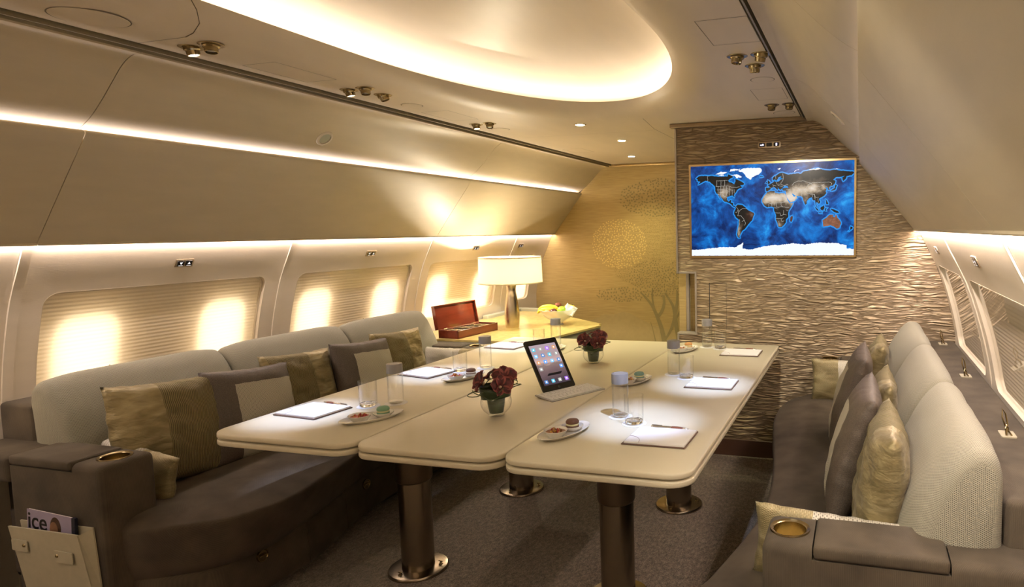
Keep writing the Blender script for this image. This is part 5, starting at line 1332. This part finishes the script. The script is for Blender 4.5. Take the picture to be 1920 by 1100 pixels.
bm = BM(); box(bm, -1.86+1.4, 5.0-4.5, cz-.02, -1.80+1.4, 5.62-4.5, cz+.03, .01, 3); box(bm, -1.80+1.4, 5.56-4.5, cz-.02, -1.50+1.4, 5.61-4.5, cz+.03, .01, 3); mk('back_ledge', bm, 'console_side', cn)

lm = empty('table_lamp', (-1.32, 4.58, cz), 'lit table lamp with cream drum shade and hammered silver base', 'lamp')
bm = BM(); P_ = spline([(.050, 0, 0), (.054, .02, 0), (.057, .08, 0), (.055, .15, 0), (.044, .23, 0), (.036, .28, 0), (.035, .31, 0), (.043, .35, 0), (.046, .365, 0)], 5)
lathe(bm, [(0, 0)]+[(p.x, p.y) for p in P_]+[(.040, .368), (0, .368)], 48); mk('lamp_base', bm, 'hammered_silver', lm)
bm = BM(); lathe(bm, [(.008, .366), (.008, .39)], 12); mk('lamp_socket', bm, 'brass', lm)
bm = BM(); lathe(bm, [(.006, .385), (.020, .395), (.024, .412), (.016, .430), (0, .436)], 20); mk('bulb', bm, 'lamp_bulb_glow', lm)
bm = BM(); lathe(bm, [(.244, .355), (.246, .355), (.241, .560), (.239, .560)], 64); mk('lamp_shade', bm, 'shade_linen', lm, angle=60)
bm = BM(); lathe(bm, [(.2445, .355), (.2475, .354), (.2475, .362), (.2445, .362), (.2445, .355)], 64); lathe(bm, [(.2395, .552), (.2425, .552), (.2425, .561), (.2395, .561), (.2395, .552)], 64); mk('shade_hem', bm, 'shade_linen', lm)

bx = empty('wooden_case', (-1.475, 4.22, cz), 'open dark red wooden case with raised lid on the console', 'case', rz=radians(-6))
bm = BM(); hw_, hl, hh_ = .088, .225, .058
for x0, y0, x1, y1, z1 in ((-hw_, -hl, -hw_+.009, hl, hh_), (hw_-.009, -hl, hw_, hl, hh_), (-hw_, -hl, hw_, -hl+.009, hh_), (-hw_, hl-.009, hw_, hl, hh_), (-hw_, -hl, hw_, hl, .010)): box(bm, x0, y0, 0, x1, y1, z1, .0012, 1)
mk('case_body', bm, 'mahogany', bx, smooth=False)
bm = BM(); box(bm, -hw_+.01, -hl+.01, .036, hw_-.01, hl-.01, .046, .002, 1)
for q in (-.07, .07): box(bm, -hw_+.01, q-.003, .04, hw_-.01, q+.003, .054)
mk('lining', bm, 'box_lining', bx, smooth=False)
for q in range(9):
    bm = BM(); xx = -.06+.045*(q % 3); yk = -.16+.13*(q//3)
    tube(bm, [(xx-.01, yk-.035, .050), (xx, yk, .053), (xx+.012, yk+.035, .050)], .0035, 8, taper=[.6, 1, 1.5]); mk('cutlery_piece', bm, 'brass', bx)
lm_ = Matrix.Translation((-hw_, 0, hh_)) @ Matrix.Rotation(radians(-100), 4, 'Y')
bm = BM()
for b_ in ((0, -hl, 0, 2*hw_, hl, .008), (0, -hl, 0, .008, hl, .028), (2*hw_-.008, -hl, 0, 2*hw_, hl, .028), (0, -hl, 0, 2*hw_, -hl+.008, .028), (0, hl-.008, 0, 2*hw_, hl, .028)):
    x0, y0, z0, x1, y1, z1 = b_; box(bm, x0, y0, .028-z1, x1, y1, .028-z0 if z0 else .028)
bmesh.ops.transform(bm, matrix=lm_, verts=bm.verts); mk('case_lid', bm, 'mahogany', bx, smooth=False)
bm = BM()
for q in (-.15, .15): tube(bm, [(-hw_-.001, q-.018, hh_), (-hw_-.001, q+.018, hh_)], .0035, 8)
mk('hinge', bm, 'brass', bx)

fb = empty('fruit_bowl', (-1.02, 4.79, cz), 'cut crystal footed fruit bowl on the yellow console', 'bowl')
bm = BM(); prof = [(0, .006), (.035, .004), (.04, .0), (.042, .004), (.030, .016), (.05, .028), (.10, .055), (.140, .095), (.158, .125), (.156, .128), (.135, .098), (.096, .060), (.045, .034), (0, .030)]
lathe(bm, prof, 60)
for v in bm.verts:
    a = atan2(v.co.y, v.co.x); rr2 = sqrt(v.co.x**2+v.co.y**2)
    if v.co.z > .03: k_ = 1+.012*cos(a*15)*(rr2/.158); v.co.x *= k_; v.co.y *= k_; v.co.z += .002*cos(a*15)*(rr2/.158)**3
mk('crystal_dish', bm, 'crystal', fb, smooth=True, angle=25)
FB = Vector((-1.02, 4.79, cz))
def ball(name, mat, dx, dy, dz, r, label, cat, sq=(1, 1, 1), stem=True, rz=0, grp='fruit in the crystal bowl'):
    t = empty(name, FB+Vector((dx, dy, dz)), label, cat, grp, rz)
    bm = BM(); lathe(bm, [(0, -.80*r)]+[(r*sin(a)*(1-.04*cos(a)), -r*cos(a)*.93) for a in [radians(q) for q in range(18, 170, 13)]]+[(0, .78*r)], 24); bmesh.ops.transform(bm, matrix=Matrix.Diagonal((*sq, 1)), verts=bm.verts)
    mk('flesh', bm, mat, t)
    if stem:
        bm = BM(); tube(bm, [(0, 0, .78*r*sq[2]), (.002, 0, .95*r*sq[2]), (.005, .001, 1.12*r*sq[2])], .0018, 6); mk('stem', bm, 'stem_green', t)
    return t
ball('green_apple', 'apple_green', .055, -.045, .120, .040, 'shiny green apple at the front of the fruit bowl', 'apple')
ball('lemon', 'lemon_yellow', .075, .035, .135, .030, 'yellow lemon behind the green apple', 'lemon', (1.25, 1, 1))
ball('rambutan', 'rambutan_red', -.01, .02, .152, .028, 'brown hairy rambutan on top of the fruit', 'fruit', stem=False)
ball('plum', 'plum_dark', -.01, -.065, .108, .033, 'dark plum in front of the fruit bowl pile', 'plum')
ball('apricot', 'peach_orange', -.07, -.055, .105, .027, 'orange apricot left of the dark plum', 'apricot')
ball('peach', 'peach_orange', .01, -.10, .098, .024, 'small orange fruit at the bowl\'s front rim', 'fruit')
ball('yellow_pear', 'banana_yellow', .115, .02, .125, .028, 'yellow pear at the right rim of the bowl', 'pear', (1, 1, 1.3))
ball('mango', 'fruit_gold', .03, .08, .10, .045, 'golden mango at the back of the bowl', 'mango')
ball('red_apple', 'berry_red', -.07, .05, .095, .040, 'red apple low at the back of the bowl', 'apple')
for k, (o_, lb) in enumerate((((-.075, -.02, .135), 'upper yellow banana lying over the bowl\'s left rim'), ((-.070, -.045, .115), 'lower yellow banana under the other one'))):
    t = empty('banana', FB+Vector(o_), lb, 'banana', 'bananas in the crystal bowl', radians(10))
    P_ = [(.085*sin(a)*1.15, .0, .06*cos(a)-.045) for a in [radians(-62+q*124/12) for q in range(13)]]
    bm = BM(); tube(bm, P_, .0165, 10, taper=[.35, .7, .9, 1, 1, 1, 1, 1, 1, 1, .9, .65, .3]); mk('peel', bm, 'banana_yellow', t)
    bm = BM(); e = Vector(P_[-1]); tube(bm, [e, e+Vector((.012, 0, -.008))], .004, 6); mk('stem', bm, 'stem_green', t)
t = BM(); n = 10; G = []
for i in range(n+1):
    row = []
    for j in range(n+1):
        u, v = -1+2*i/n, -1+2*j/n; row.append(t.verts.new((.045*u, .045*v, .022*mnoise.noise(Vector((u*1.6, v*1.6, 4)))+.008*mnoise.noise(Vector((u*5, v*5, 1))))))
    G.append(row)
for i in range(n):
    for j in range(n): t.faces.new((G[i][j], G[i+1][j], G[i+1][j+1], G[i][j+1]))
o = mk('wrapped_napkin', t, 'paper'); o.location = FB+Vector((.118, -.035, .125)); o.rotation_euler = (.9, .5, .3); m_ = o.modifiers.new('s', 'SOLIDIFY'); m_.thickness = .002
tagit(o, 'crumpled white napkin at the right rim of the fruit bowl', 'napkin')
